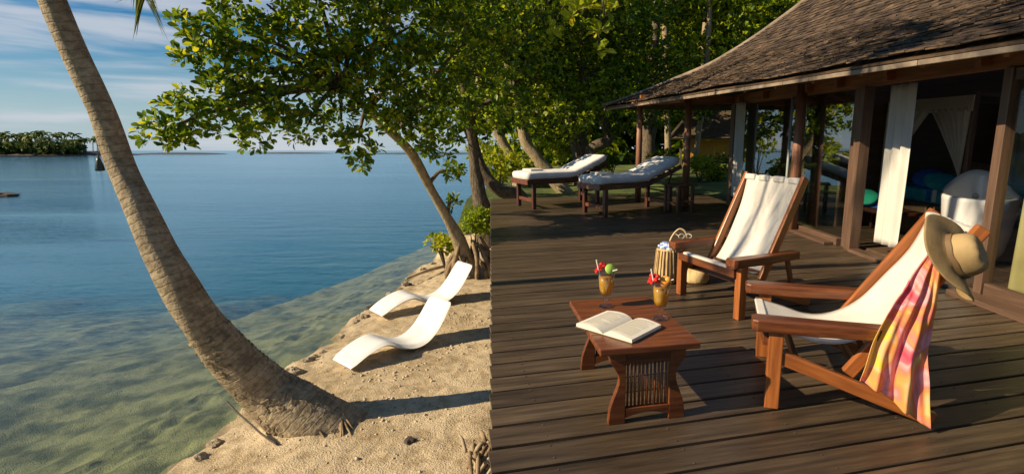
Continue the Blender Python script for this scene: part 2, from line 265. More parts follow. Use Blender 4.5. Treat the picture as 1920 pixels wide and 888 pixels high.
# ---------------------------------------------------------------- builders
DECKFRAME = []
def tag(o, label=None, cat=None, group=None, kind=None):
    if label: o['label'] = label
    if cat: o['category'] = cat
    if group: o['group'] = group
    if kind: o['kind'] = kind
    return o
def thing(name, label, cat, loc=(0, 0, 0), rz=0, group=None, deck=True):
    o = D.objects.new(name, None); COL.objects.link(o); o.empty_display_size = .2
    o.location = loc; o.rotation_euler = (0, 0, rz); tag(o, label, cat, group)
    if deck: DECKFRAME.append(o)
    return o
class MB:
    def __init__(s): s.v = []; s.f = []; s.al = []
    def add(s, vs, fs):
        k = len(s.v); s.v += [tuple(x) for x in vs]; s.f += [tuple(i+k for i in q) for q in fs]; return s
    def box(s, c, d, rot=None):
        c = Vector(c); vs = []
        for z in (-.5, .5):
            for x, y in ((-.5, -.5), (.5, -.5), (.5, .5), (-.5, .5)):
                p = Vector((x*d[0], y*d[1], z*d[2])); p = rot @ p if rot else p; vs.append(c+p)
        return s.add(vs, [(3, 2, 1, 0), (4, 5, 6, 7), (0, 1, 5, 4), (1, 2, 6, 5), (2, 3, 7, 6), (3, 0, 4, 7)])
    def tube(s, pts, rad, n=10, wob=0, cap=True, seed=0):
        pts = [Vector(p) for p in pts]; m = len(pts)
        if not hasattr(rad, '__len__'): rad = [rad]*m
        t0 = (pts[1]-pts[0]).normalized(); ref = Vector((1, 0, 0)) if abs(t0.x) < .8 else Vector((0, 1, 0))
        vs = []; L = 0
        for i, p in enumerate(pts):
            t = (pts[min(i+1, m-1)]-pts[max(i-1, 0)]).normalized(); u = (ref - t*ref.dot(t)).normalized(); w = t.cross(u)
            if i: L += (p-pts[i-1]).length
            for k in range(n):
                a = 2*math.pi*k/n; r = rad[i]
                if wob: r *= 1 + wob*mnoise.noise(Vector((math.cos(a)*1.3+seed, math.sin(a)*1.3, L*2.2)))
                vs.append(p + u*(r*math.cos(a)) + w*(r*math.sin(a))); s.al.append(L)
        fs = [(i*n+k, i*n+(k+1) % n, (i+1)*n+(k+1) % n, (i+1)*n+k) for i in range(m-1) for k in range(n)]
        if cap: fs += [tuple(range(n-1, -1, -1)), tuple((m-1)*n+k for k in range(n))]
        return s.add(vs, fs)
    def lathe(s, prof, n=20, c=(0, 0, 0), M4=None):
        vs = []; m = len(prof)
        for r, z in prof:
            for k in range(n):
                a = 2*math.pi*k/n; vs.append(Vector((c[0]+r*math.cos(a), c[1]+r*math.sin(a), c[2]+z)))
        if M4: vs = [M4 @ v for v in vs]
        fs = [(i*n+k, i*n+(k+1) % n, (i+1)*n+(k+1) % n, (i+1)*n+k) for i in range(m-1) for k in range(n)]
        if prof[0][0] > .0005: fs.append(tuple(range(n-1, -1, -1)))
        if prof[-1][0] > .0005: fs.append(tuple((m-1)*n+k for k in range(n)))
        return s.add(vs, fs)
    def grid(s, fn, nu, nv):
        vs = [fn(i/nu, j/nv) for i in range(nu+1) for j in range(nv+1)]
        return s.add(vs, [(i*(nv+1)+j, (i+1)*(nv+1)+j, (i+1)*(nv+1)+j+1, i*(nv+1)+j+1) for i in range(nu) for j in range(nv)])
    def prism(s, poly, fa, fb):      # poly of 2d points, fa/fb map them to the two 3d caps
        n = len(poly); vs = [fa(*p) for p in poly] + [fb(*p) for p in poly]
        return s.add(vs, [tuple(range(n-1, -1, -1)), tuple(range(n, 2*n))] + [(i, (i+1) % n, n+(i+1) % n, n+i) for i in range(n)])
    def blob(s, c, r, sq=(1, 1, 1), amp=.25, n=10, seed=0, fr=1.5):
        c = Vector(c); vs = []; m = n
        for i in range(m+1):
            th = math.pi*i/m
            for k in range(n*2):
                a = math.pi*k/n; d = Vector((math.sin(th)*math.cos(a), math.sin(th)*math.sin(a), math.cos(th)))
                q = r*(1 + amp*mnoise.noise(d*fr + Vector((seed*3.1, seed*1.7, 0)))); vs.append(c + Vector((d.x*q*sq[0], d.y*q*sq[1], d.z*q*sq[2])))
        w = 2*n
        return s.add(vs, [(i*w+k, (i+1)*w+k, (i+1)*w+(k+1) % w, i*w+(k+1) % w) for i in range(m) for k in range(w)])
    def build(s, name, m, parent=None, smooth=False, bevel=0, solid=0, deck=True, sub=0, xf=None, label=None, recalc=True):
        me = D.meshes.new(name); vs = [tuple(xf @ Vector(v)) for v in s.v] if xf else s.v
        me.from_pydata(vs, [], s.f); me.materials.append(m if not isinstance(m, str) else M[m])
        if smooth: me.polygons.foreach_set('use_smooth', [True]*len(me.polygons))
        if len(s.al) == len(s.v) and s.al:
            a = me.attributes.new('along', 'FLOAT', 'POINT'); a.data.foreach_set('value', s.al)
        me.update(); o = D.objects.new(name, me); COL.objects.link(o)
        if recalc:
            bm = bmesh.new(); bm.from_mesh(me); bmesh.ops.recalc_face_normals(bm, faces=bm.faces); bm.to_mesh(me); bm.free()
        if parent: o.parent = parent
        elif deck: DECKFRAME.append(o)
        if solid:
            md = o.modifiers.new('thickness', 'SOLIDIFY'); md.thickness = solid; md.offset = 0
        if sub:
            md = o.modifiers.new('smooth', 'SUBSURF'); md.levels = sub; md.render_levels = sub
        if bevel:
            md = o.modifiers.new('bevel', 'BEVEL'); md.width = bevel; md.segments = 2; md.limit_method = 'ANGLE'
        if label: o['label'] = label
        return o
def beam(name, p0, p1, w, h, m, parent=None, up=(0, 0, 1), bevel=.005, deck=True, taper=1):
    p0, p1 = Vector(p0), Vector(p1); x = (p1-p0); L = x.length; x.normalize(); upv = Vector(up)
    if abs(x.dot(upv)) > .98: upv = Vector((0, 1, 0))
    y = upv.cross(x).normalized(); z = x.cross(y)
    b = MB(); k = taper
    b.add([(0, -w/2, -h/2), (0, w/2, -h/2), (0, w/2, h/2), (0, -w/2, h/2), (L, -w/2*k, -h/2*k), (L, w/2*k, -h/2*k), (L, w/2*k, h/2*k), (L, -w/2*k, h/2*k)],
          [(0, 1, 2, 3), (7, 6, 5, 4), (0, 4, 5, 1), (1, 5, 6, 2), (2, 6, 7, 3), (3, 7, 4, 0)])
    o = b.build(name, m, parent, bevel=bevel, deck=deck)
    o.matrix_local = Matrix((( x.x, y.x, z.x, p0.x), (x.y, y.y, z.y, p0.y), (x.z, y.z, z.z, p0.z), (0, 0, 0, 1)))
    return o
def lerp(a, b, t): return a + (b-a)*t
def spline(pts, k=6):
    pts = [Vector(p) for p in pts]; out = []
    for i in range(len(pts)-1):
        p0, p1, p2, p3 = pts[max(i-1, 0)], pts[i], pts[i+1], pts[min(i+2, len(pts)-1)]
        for j in range(k):
            t = j/k; out.append(.5*((2*p1)+(p2-p0)*t+(2*p0-5*p1+4*p2-p3)*t*t+(3*p1-p0-3*p2+p3)*t**3))
    return out + [pts[-1]]
def slin(vals, k=6):
    o = []
    for i in range(len(vals)-1): o += [lerp(vals[i], vals[i+1], j/k) for j in range(k)]
    return o + [vals[-1]]
def interp(x, xs, ys): return float(np.interp(x, xs, ys))
def sstep(a, b, x): t = np.clip((x-a)/(b-a), 0, 1); return t*t*(3-2*t)
def npmesh(name, V, F, m, parent=None, kind=None, attrs=None, smooth=True, deck=False):
    me = D.meshes.new(name); V = np.asarray(V, dtype=np.float32); F = np.asarray(F, dtype=np.int32)
    me.vertices.add(len(V)); me.vertices.foreach_set('co', V.ravel()); k = F.shape[1]
    me.loops.add(F.size); me.loops.foreach_set('vertex_index', F.ravel())
    me.polygons.add(len(F)); me.polygons.foreach_set('loop_start', np.arange(0, F.size, k, dtype=np.int32))
    me.update(calc_edges=True)
    if smooth: me.polygons.foreach_set('use_smooth', [True]*len(F))
    for an, av in (attrs or {}).items():
        a = me.attributes.new(an, 'FLOAT', 'POINT'); a.data.foreach_set('value', np.asarray(av, dtype=np.float32))
    me.materials.append(M[m] if isinstance(m, str) else m); o = D.objects.new(name, me); COL.objects.link(o)
    if parent: o.parent = parent
    elif deck: DECKFRAME.append(o)
    if kind: o['kind'] = kind
    return o

# ---------------------------------------------------------------- setting: sand, sea bed, sea, lawn
WATER, SAND = -1.2, -.95
def fbm(x, y, s, o=0):
    return mnoise.fractal(Vector((x*s+o, y*s-o, o*.37)), 1.0, 2.0, 4)
def shore(y): return np.where(y < 12.5, -3.62 + .28*np.clip((4.7-y)/1.0, 0, 1), np.where(y < 18, -3.62 + (y-12.5)*.0, -3.62 - (y-18)*.12))
def land(x, y, fine=True):
    n1 = fbm(x, y, 1.1); n2 = fbm(x, y, 5.0, 3)
    xs = x - float(shore(np.float64(y))) + .22*n1 + .06*n2
    far = y > 12.6
    if xs > 0:
        z = WATER - .03 + .17*float(sstep(0, .34, xs)) + .11*float(sstep(.1, 1.3, xs))
        z += .012*n1 + .007*n2 + (.007*fbm(x, y, 16, 9) if fine else 0)
        up = float(sstep(11.2, 14.5, y))*float(sstep(.0, 1.2, xs)); z = lerp(z, deck_z(min(y, 40)) - .22 + .05*n1, up)
    else:
        d = -xs; z = WATER - .07 - .30*float(sstep(0, 2.2, d)) - .04*d + .05*n2*min(d, 1)
    return z, xs
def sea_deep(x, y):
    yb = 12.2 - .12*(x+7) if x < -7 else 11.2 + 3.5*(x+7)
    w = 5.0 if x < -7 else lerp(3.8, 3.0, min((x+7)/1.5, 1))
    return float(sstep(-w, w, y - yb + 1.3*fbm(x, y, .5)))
def sheet(name, x0, x1, y0, y1, st, extra=None):
    nx, ny = int((x1-x0)/st)+1, int((y1-y0)/st)+1; V = np.zeros((nx*ny, 3)); wet = np.zeros(nx*ny); deep = np.zeros(nx*ny); k = 0
    for i in range(nx):
        for j in range(ny):
            x, y = x0+(x1-x0)*i/(nx-1), y0+(y1-y0)*j/(ny-1); z, xs = land(x, y, st < .12)
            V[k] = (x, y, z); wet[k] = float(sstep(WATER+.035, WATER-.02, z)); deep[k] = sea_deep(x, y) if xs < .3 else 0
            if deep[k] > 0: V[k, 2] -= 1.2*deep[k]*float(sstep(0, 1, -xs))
            k += 1
    idx = np.arange(nx*ny).reshape(nx, ny); F = np.stack([idx[:-1, :-1], idx[1:, :-1], idx[1:, 1:], idx[:-1, 1:]], -1).reshape(-1, 4)
    return npmesh(name, V, F, 'sand', None, 'structure', dict(wet=wet, deep=deep))
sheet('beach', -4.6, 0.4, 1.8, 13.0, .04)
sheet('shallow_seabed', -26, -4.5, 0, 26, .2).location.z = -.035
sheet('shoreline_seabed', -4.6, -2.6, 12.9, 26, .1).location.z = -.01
def flat(name, x0, x1, y0, y1, z, m, n=2, attrs=None):
    b = MB(); b.grid(lambda u, v: (lerp(x0, x1, u), lerp(y0, y1, v), z), n, n); o = b.build(name, m, deck=False, recalc=False); o['kind'] = 'structure'
    if attrs:
        for k, val in attrs.items():
            a = o.data.attributes.new(k, 'FLOAT', 'POINT'); a.data.foreach_set('value', [val]*len(o.data.vertices))
    return o
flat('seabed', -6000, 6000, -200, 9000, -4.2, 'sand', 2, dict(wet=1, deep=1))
flat('sea', -6000, 6000, -60, 9000, WATER, 'water', 2)
flat('ground', -2.7, 80, -60, 12.9, -1.12, 'sand', 2, dict(wet=0, deep=0))
b = MB()
def lawn(u, v):
    y = lerp(12.7, 120, v**2); x = lerp(-2.9 - max(0, y-18)*.12, 140, u**2.2)
    return (x, y, (deck_z(min(y, 40)) - .20)*float(sstep(11.2, 14.5, y)) - .95*(1-float(sstep(11.2, 14.5, y))) + .10*fbm(x, y, .4))
b.grid(lawn, 60, 60); o = b.build('garden_lawn', 'lawn', deck=False, smooth=True, recalc=False); o['kind'] = 'structure'

# far shore: island with coconut palms, sand spit, reef strips
b = MB(); b.grid(lambda u, v: (lerp(-470, -262, u), lerp(300, 350, v), WATER - .5 + 3.2*math.sin(math.pi*v)**.5*min(1, (1-u)*6)), 20, 6)
o = b.build('island', M['rock_dark'], deck=False, smooth=True); o['kind'] = 'structure'
b = MB(); b.grid(lambda u, v: (lerp(-330, -258, u), lerp(395, 410, v), WATER - .4 + 1.5*math.sin(math.pi*v)*math.sin(math.pi*u)**.4), 16, 4)
o = b.build('sand_spit', M['rock_dark'], deck=False, smooth=True); o['kind'] = 'structure'
for i, (xa, xb, yy) in enumerate(((-300, -215, 480), (-180, -40, 430), (-150, 10, 700))):
    b = MB(); b.grid(lambda u, v: (lerp(xa, xb, u), lerp(yy, yy+14, v), WATER - .4 + 1.3*math.sin(math.pi*v)*math.sin(math.pi*u)**.4), 16, 4)
    o = b.build('reef_strip', M['rock_dark'], deck=False, smooth=True); o['kind'] = 'structure'

# ---------------------------------------------------------------- leaves and trees
L4V = np.array([(0, 0, 0), (.5, 0, .0), (1, 0, -.10), (.58, .27, .07), (.58, -.27, .07)]); L4F = np.array([(0, 1, 3), (1, 2, 3), (0, 4, 1), (1, 4, 2)])
L8V = np.array([(0, 0, 0), (.35, 0, .0), (.7, 0, -.03), (1, 0, -.12), (.35, .15, .05), (.70, .25, .05), (.35, -.15, .05), (.70, -.25, .05), (.92, .13, -.05), (.92, -.13, -.05)])
L8F = np.array([(0, 1, 4), (1, 2, 5), (1, 5, 4), (2, 3, 8), (2, 8, 5), (0, 6, 1), (1, 7, 2), (1, 6, 7), (2, 9, 3), (2, 7, 9)])
def leaf_xf(P, X, Nn, size):
    X = X/np.linalg.norm(X, axis=1, keepdims=True); Y = np.cross(Nn, X); Y /= np.linalg.norm(Y, axis=1, keepdims=True)+1e-9; Z = np.cross(X, Y)
    return X*size[:, None], Y*size[:, None], Z*size[:, None]
def leaf_mesh(P, X, Nn, size, LV, LF, tint):
    ax, ay, az = leaf_xf(P, X, Nn, size); n, k = len(P), len(LV)
    V = P[:, None, :] + LV[None, :, 0:1]*ax[:, None, :] + LV[None, :, 1:2]*ay[:, None, :] + LV[None, :, 2:3]*az[:, None, :]
    F = (LF[None] + (np.arange(n)*k)[:, None, None]).reshape(-1, 3)
    return V.reshape(-1, 3), F, np.repeat(tint, k)
def rosettes(blobs, per=7, up=.35, spread=.9):
    """leaf positions, directions, normals for rosettes of leaves at twig ends in ellipsoid clumps: (centre, radius, rosettes)"""
    P, X, Nn = [], [], []
    for c, r, n in blobs:
        c = np.array(c)
        d = rng.normal(size=(n, 3)); d /= np.linalg.norm(d, axis=1, keepdims=True); q = rng.uniform(.35, 1.08, n)**.6
        tips = c + d*(r*q)[:, None]*np.array([1, 1, .8])
        ax = d*.6 + np.array([0, 0, up+.3]) + rng.normal(size=(n, 3))*.35; ax /= np.linalg.norm(ax, axis=1, keepdims=True)
        for i in range(n):
            a = ax[i]; u = np.cross(a, (0, 0, 1.0)) if abs(a[2]) < .95 else np.cross(a, (1.0, 0, 0)); u /= np.linalg.norm(u); v = np.cross(a, u)
            ph = rng.uniform(0, 6.28)
            for j in range(per):
                t = ph + 6.283*j/per + rng.normal()*.2; s = spread + rng.normal()*.25
                x = (u*math.cos(t)+v*math.sin(t))*math.sin(s) + a*math.cos(s); x[2] -= .12
                P.append(tips[i] + x*.015 + rng.normal(size=3)*.012); X.append(x); Nn.append(a + rng.normal(size=3)*.35)
    return np.array(P), np.array(X), np.array(Nn)
def foliage(name, blobs, m, parent, size=(.12, .20), per=7, LV=L4V, LF=L4F, kind='stuff', nobj=0, up=.35):
    P, X, Nn = rosettes(blobs, per, up); sz = rng.uniform(size[0], size[1], len(P)); tint = rng.beta(2.0, 2.2, len(P))*.98
    if nobj:      # the leaves that show largest become leaf objects of their own
        dist = np.linalg.norm(P - np.array([0, 0, H]), axis=1)/sz; order = np.argsort(dist); near = order[:nobj*3:3]; keep = np.setdiff1d(np.arange(len(P)), near)
        me = D.meshes.new('leaf'); me.from_pydata([tuple(v) for v in LV], [], [tuple(f) for f in LF]); me.materials.append(M[m]); me.polygons.foreach_set('use_smooth', [True]*len(LF))
        ax, ay, az = leaf_xf(P[near], X[near], Nn[near], sz[near])
        inv = parent.matrix_basis.inverted()
        for i in range(len(near)):
            o = D.objects.new('leaf', me); COL.objects.link(o); o.parent = parent
            p = P[near[i]]; o.matrix_local = inv @ Matrix([(ax[i][r], ay[i][r], az[i][r], p[r]) for r in range(3)] + [(0, 0, 0, 1)])
        P, X, Nn, sz, tint = P[keep], X[keep], Nn[keep], sz[keep], tint[keep]
    V, F, T = leaf_mesh(P, X, Nn, sz, LV, LF, tint)
    V = V - np.array(parent.location) if parent else V
    return npmesh(name, V, F, m, parent, kind, dict(tint=T))
def limb(name, pts, rads, m, parent, n=9, wob=.25, k=5, seed=0):
    b = MB(); sp = spline(pts, k); b.tube([p - parent.location for p in sp], slin(rads, k), n, wob, seed=seed); return b.build(name, m, parent, smooth=True)
def gz(x, y): return land(x, y, False)[0]

# the big leaning shade tree over the beach
root = at_y(883, 528, 10.35); t = thing('shade_tree', 'leaning shade tree reaching over the water, its gnarled foot beside the far white lounger', 'tree', root, deck=False)
pa = [(886, 535, 10.4), (872, 478, 10.3), (838, 408, 10.05), (803, 345, 9.7), (772, 288, 9.3), (735, 250, 8.9), (690, 205, 8.3), (640, 165, 7.8)]
pw = [at_y(*q) for q in pa]; pr = [.42, .15, .09, .080, .076, .07, .06, .045]
limb('trunk', pw, pr, M['bark_pale'], t, 12, .22, seed=1)
AB = [(312, 240, 6.2, .26), (350, 205, 6.3, .25), (395, 222, 6.4, .30), (330, 262, 6.2, .14), (345, 108, 6.5, .10), (352, 48, 6.6, .18), (395, 70, 6.6, .30), (430, 130, 6.7, .36), (455, 60, 6.8, .38), (415, 165, 6.6, .2),
      (475, 205, 6.9, .38), (470, 258, 6.9, .20), (540, 95, 7.0, .46), (548, 185, 7.1, .42), (575, 238, 7.2, .28), (615, 45, 7.2, .55), (640, 140, 7.4, .52), (640, 228, 7.5, .32),
      (672, 268, 7.7, .26), (678, 302, 7.7, .13), (700, 80, 7.8, .60), (715, 185, 8.0, .46), (770, 50, 8.2, .62), (775, 150, 8.3, .55), (745, 225, 8.2, .30), (790, 245, 8.6, .36), (822, 275, 9.0, .30),
      (845, 80, 8.8, .70), (845, 190, 9.0, .50), (500, 8, 7.0, .42), (585, -45, 7.2, .6), (700, -50, 7.8, .7), (820, -40, 8.5, .8), (418, 3, 6.6, .10), (848, 322, 9.8, .21), (849, 378, 10.0, .11), (905, 120, 9.6, .6), (930, 20, 9.4, .7)]
bl = []
for px, py, Y, r in AB:
    c = at_y(px, py, Y); bl.append((c, r, max(8, int(330*r**1.9)+6)))
    if r > .2 or py == 378:
        j = min(range(len(pw)), key=lambda q: (pw[q]-c).length + (10 if q < (2 if py > 300 else 4) else 0)); mid = (pw[j]+c)/2 + Vector((0, 0, .12))
        limb('branch', [pw[j], mid, c], [.045, .03, .012], M['bark'], t, 6, .2, 4, seed=px)
foliage('crown', bl, 'leaf', t, (.055, .135), 7, L8V, L8F, nobj=300)
# gnarled exposed roots round its foot
for i in range(40):
    a = random.uniform(0, 6.28); x0 = root + Vector((.20*math.cos(a), .18*math.sin(a), random.uniform(.35, .95))); x1 = root + Vector((random.uniform(.36, .58)*math.cos(a), random.uniform(.3, .5)*math.sin(a), -.03))
    limb('root', [x0, (x0+x1)/2 + Vector((.07*math.cos(a+.6), .07*math.sin(a+.6), .05)), x1], [.03, .05, .035], M['root'], t, 6, .45, 4, seed=i)

def pix_tree(name, label, pts, rads, blobs, m='leaf_dark', bark='bark', size=(.10, .19), per=7, group=None, dens=1.0, nobj=0, extra=None):
    pw = [at_y(*q) for q in pts]; root = pw[0].copy(); root.z = min(root.z, gz(root.x, root.y) if root.y < 13 else deck_z(min(root.y, 40))-.2)
    t = thing(name, label, 'tree', root, group=group, deck=False)
    if pw[0].z - root.z > .1: pw = [root - Vector((0, 0, .1))] + pw; rads = [rads[0]*1.15] + list(rads)
    limb('trunk', pw, rads, M[bark], t, 10, .25, seed=len(label))
    bl = []
    for px, py, Y, r in blobs:
        c = at_y(px, py, Y); bl.append((c, r, max(5, int(dens*105*r**1.5)))); j = min(range(len(pw)), key=lambda q: (pw[q]-c).length + (20 if q < len(pw)/2 else 0))
        limb('branch', [pw[j], (pw[j]+c)/2 + Vector((0, 0, .2)), c], [.08, .05, .02], M['bark'], t, 6, .25, 3, seed=px)
    foliage('crown', bl, m, t, size, per, nobj=nobj)
    return t
def cloud(px0, px1, py0, py1, step, Y0, Y1, k=1.0, holes=()):
    o = []
    for px in range(px0, px1, step):
        for py in range(py0, py1, step):
            x, y = px + random.uniform(-.3, .3)*step, py + random.uniform(-.3, .3)*step
            if any((x-hx)**2 + (y-hy)**2 < hr*hr for hx, hy, hr in holes): continue
            Y = random.uniform(Y0, Y1); o.append((x, y, Y, k*step*Y/1000))
    return o
pix_tree('shade_tree', 'dark trunked shade tree growing beside the far left corner of the deck', [(912, 432, 12.4), (900, 372, 12.4), (891, 318, 12.4), (886, 270, 12.3), (878, 215, 12.1), (868, 150, 11.8), (858, 85, 11.5)], [.24, .17, .12, .10, .10, .09, .07],
         cloud(820, 960, -60, 190, 62, 10.8, 12.8, .8) + [(905, 230, 12.8, .4), (860, 250, 12.6, .3)], dens=1.2)
pix_tree('shade_tree', 'dark curving tree whose trunk sweeps left in front of the first sun bed', [(975, 372, 12.9), (930, 352, 12.8), (905, 322, 12.8), (893, 285, 12.9), (884, 235, 13.0), (905, 165, 13.2), (930, 100, 13.2)], [.2, .16, .14, .12, .11, .09, .07],
         cloud(880, 1010, -70, 150, 58, 12, 14.5, .8), dens=1.2)
pix_tree('garden_tree', 'slim pale tree leaning left behind the first sun bed, nearest the sea', [(972, 325, 17), (945, 272, 17), (925, 235, 17), (905, 190, 17), (895, 130, 17)], [.19, .16, .14, .12, .1],
         cloud(895, 1000, 20, 215, 52, 15.5, 18.5, .8, ((935, 262, 30),)), bark='bark_pale')
pix_tree('garden_tree', 'pale leaning tree rising behind the middle of the first sun bed', [(1068, 372, 16), (1036, 332, 16), (1008, 298, 16), (985, 262, 16), (975, 215, 16), (962, 160, 15.8), (946, 100, 15.5)], [.24, .2, .18, .16, .14, .12, .1],
         cloud(950, 1080, -60, 220, 54, 14, 17.5, .85) + [(1040, 235, 18, .7), (1000, 235, 18.5, .5)], bark='bark_pale', dens=1.1)
pix_tree('garden_tree', 'stout upright tree between the two sun beds, forking low', [(1092, 318, 18), (1085, 270, 18), (1072, 215, 18), (1066, 160, 18), (1075, 100, 18)], [.34, .3, .26, .22, .15],
         cloud(1030, 1160, -60, 200, 60, 16, 20, .85), dens=1.1)
pix_tree('garden_tree', 'dark forked tree with a crooked low limb left of the roof corner', [(1108, 318, 17.5), (1110, 278, 17.5), (1142, 258, 17.5), (1120, 205, 17.5), (1095, 150, 17.2), (1090, 90, 17)], [.24, .2, .17, .16, .13, .1],
         cloud(1110, 1250, -60, 185, 60, 16, 21, .9) + [(1165, 235, 17.5, .5)], dens=1.1)
pix_tree('garden_tree', 'tall leafy tree directly behind the roof corner', [(1215, 300, 22), (1220, 200, 22), (1225, 120, 22), (1230, 40, 22)], [.3, .26, .22, .15],
         cloud(1180, 1330, -70, 180, 62, 19, 24, .9, ((1320, 60, 18),)), size=(.13, .23), dens=1.1)
pix_tree('garden_tree', 'dark tree behind the upper curve of the roof', [(1400, 250, 25), (1395, 120, 25), (1390, 30, 25)], [.34, .28, .2],
         cloud(1310, 1560, -80, 130, 68, 21, 27, .95, ((1322, 70, 16),)), size=(.15, .26), dens=1.0)
# far-off wood that closes the view behind the trees
bl = []
for px in range(905, 1640, 38):
    for py in range(-120, 300, 40):
        if (px-935)**2 + (py-262)**2 < 40**2: continue
        Y = random.uniform(30, 42); bl.append((at_y(px + random.uniform(-15, 15), py + random.uniform(-15, 15), Y), .045*Y, 34))
P, X, Nn = rosettes(bl, 6); V, F, T = leaf_mesh(P, X, Nn, rng.uniform(.5, .95, len(P)), L4V, L4F, rng.beta(2, 3, len(P))*.9)
o = npmesh('distant_wood', V, F, 'leaf_dark', None, 'stuff', dict(tint=T)); tag(o, 'dense dark wood closing the view behind the garden trees', 'wood')
# hanging bright twigs of big leaves in front of the dark canopy
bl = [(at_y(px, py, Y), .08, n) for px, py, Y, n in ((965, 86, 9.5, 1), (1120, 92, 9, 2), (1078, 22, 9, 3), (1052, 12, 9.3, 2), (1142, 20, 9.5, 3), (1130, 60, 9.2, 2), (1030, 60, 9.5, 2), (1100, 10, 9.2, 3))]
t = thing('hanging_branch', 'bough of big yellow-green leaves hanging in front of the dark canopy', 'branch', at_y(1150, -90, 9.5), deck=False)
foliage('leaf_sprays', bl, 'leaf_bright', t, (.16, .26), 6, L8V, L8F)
tw = MB()
for c, r, n in bl: tw.tube([p - t.location for p in (t.location, (t.location+c)/2 + Vector((0, .1, .3)), c)], [.03, .015, .006], 5)
tw.build('twigs', M['bark'], t, smooth=True)
# thin coconut trunks seen behind the roof
def thin_palm(label, pts, r, ncr=14, L=3.2):
    pw = [at_y(*q) for q in pts]; root = pw[0]; t = thing('coconut_palm', label, 'palm tree', root, deck=False)
    limb('trunk', pw, [r]*len(pw), M['bark_pale'], t, 8, .1)
    top = pw[-1] - root
    for i in range(ncr): frond(t, top, 2*math.pi*i/ncr + random.uniform(-.2, .2), random.uniform(-.2, .9), L*random.uniform(.85, 1.1), nl=26)
    return t
def frond(parent, base, az, el, L, nl=44, droop=1.25, wl=.55, path=None, m='palm_leaf', name='frond', wd=.016):
    b = MB(); base = Vector(base); pts = []
    if path: pts = spline(path, 8)
    else:
        p = base.copy(); e = el; n = 14
        for i in range(n+1):
            pts.append(p.copy()); p = p + Vector((math.cos(az)*math.cos(e), math.sin(az)*math.cos(e), math.sin(e)))*(L/n); e -= droop/n*(.4+1.4*i/n)
    b.tube(pts, [lerp(.03, .006, i/(len(pts)-1)) for i in range(len(pts))], 5)
    m_ = len(pts)-1
    for k in range(nl):
        f = .16 + .84*k/(nl-1); q = f*m_; i = min(int(q), m_-1); p = pts[i].lerp(pts[i+1], q-i); tdir = (pts[i+1]-pts[i]).normalized()
        sd_ = tdir.cross(Vector((0, 0, 1)));
        if sd_.length < .05: sd_ = Vector((math.sin(az), -math.cos(az), 0))
        sd_.normalize(); ln = wl*(math.sin(math.pi*min(.98, .12+.8*f))**.6)*random.uniform(.85, 1.1)
        for s in (-1, 1):
            d = (tdir*lerp(.45, 1.0, f) + sd_*s*lerp(.9, .45, f) + Vector((0, 0, -.35+random.uniform(-.15, .15)))).normalized(); w = Vector((0, 0, 1)).cross(d)
            if w.length < .05: w = sd_.copy()
            w = w.normalized()*wd; mid = p + d*ln*.5; tip = p + d*ln + Vector((0, 0, -.22*ln))
            b.add([p-w*.5, p+w*.5, mid+w, tip, mid-w], [(0, 1, 2, 4), (4, 2, 3)])
    o = b.build(name, m, parent); return o
thin_palm('thin coconut palm whose bare trunk rises behind the roof', [(1312, 220, 27), (1316, 130, 27), (1322, 60, 27), (1328, 0, 27), (1330, -60, 27), (1326, -260, 27), (1322, -420, 27)], .16)
thin_palm('thin pale palm trunk leaning in the garden behind the verandah posts', [(1303, 305, 21), (1310, 250, 21), (1318, 200, 21), (1325, 120, 21), (1330, 30, 21), (1334, -170, 21), (1335, -420, 21)], .10)
thin_palm('pale slender palm trunk in the garden between the verandah corner posts', [(1253, 330, 23), (1252, 250, 23), (1250, 200, 23), (1248, 110, 23), (1246, -120, 23), (1243, -400, 23)], .14)

# shrubs
def shrub(label, px, py, Y, r, n, m='leaf_bright', size=(.10, .17), per=6, hgt=.8, cat='shrub', group=None, gy=None):
    c = at_y(px, py, Y); g = gy if gy is not None else (gz(c.x, c.y) if Y < 13 else deck_z(Y)-.2); t = thing('shrub', label, cat, (c.x, c.y, g), group=group, deck=False)
    st = MB()
    for i in range(6):
        a = random.uniform(0, 6.28); e = Vector((r*.6*math.cos(a), r*.6*math.sin(a), (c.z-g) + r*random.uniform(0, .5))); st.tube([(0, 0, 0), e*.5 + Vector((0, 0, .05)), e], [.02, .014, .006], 5)
    st.build('stems', M['bark'], t, smooth=True)
    bl = [(c + Vector((random.uniform(-.5, .5)*r, random.uniform(-.5, .5)*r, random.uniform(-.4, .4)*r*hgt)), r*.6, n//4) for _ in range(4)]
    foliage('foliage', bl, m, t, size, per); return t
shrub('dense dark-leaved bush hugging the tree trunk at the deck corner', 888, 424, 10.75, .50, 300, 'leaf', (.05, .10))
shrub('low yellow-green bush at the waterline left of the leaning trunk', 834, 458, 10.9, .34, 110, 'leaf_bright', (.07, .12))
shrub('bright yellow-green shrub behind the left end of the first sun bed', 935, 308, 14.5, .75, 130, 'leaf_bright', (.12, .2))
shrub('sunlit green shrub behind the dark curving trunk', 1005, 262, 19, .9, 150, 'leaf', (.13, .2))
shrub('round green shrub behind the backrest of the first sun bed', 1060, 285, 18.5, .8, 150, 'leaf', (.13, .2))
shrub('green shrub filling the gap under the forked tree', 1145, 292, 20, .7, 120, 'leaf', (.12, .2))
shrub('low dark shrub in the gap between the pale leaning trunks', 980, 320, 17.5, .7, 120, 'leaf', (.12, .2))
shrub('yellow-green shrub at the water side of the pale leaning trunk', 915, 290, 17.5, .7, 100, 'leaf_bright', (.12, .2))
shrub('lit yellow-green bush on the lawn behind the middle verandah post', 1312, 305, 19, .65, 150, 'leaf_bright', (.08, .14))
shrub('lit bush on the lawn right of the corner post', 1240, 305, 20, .6, 110, 'leaf', (.10, .16))
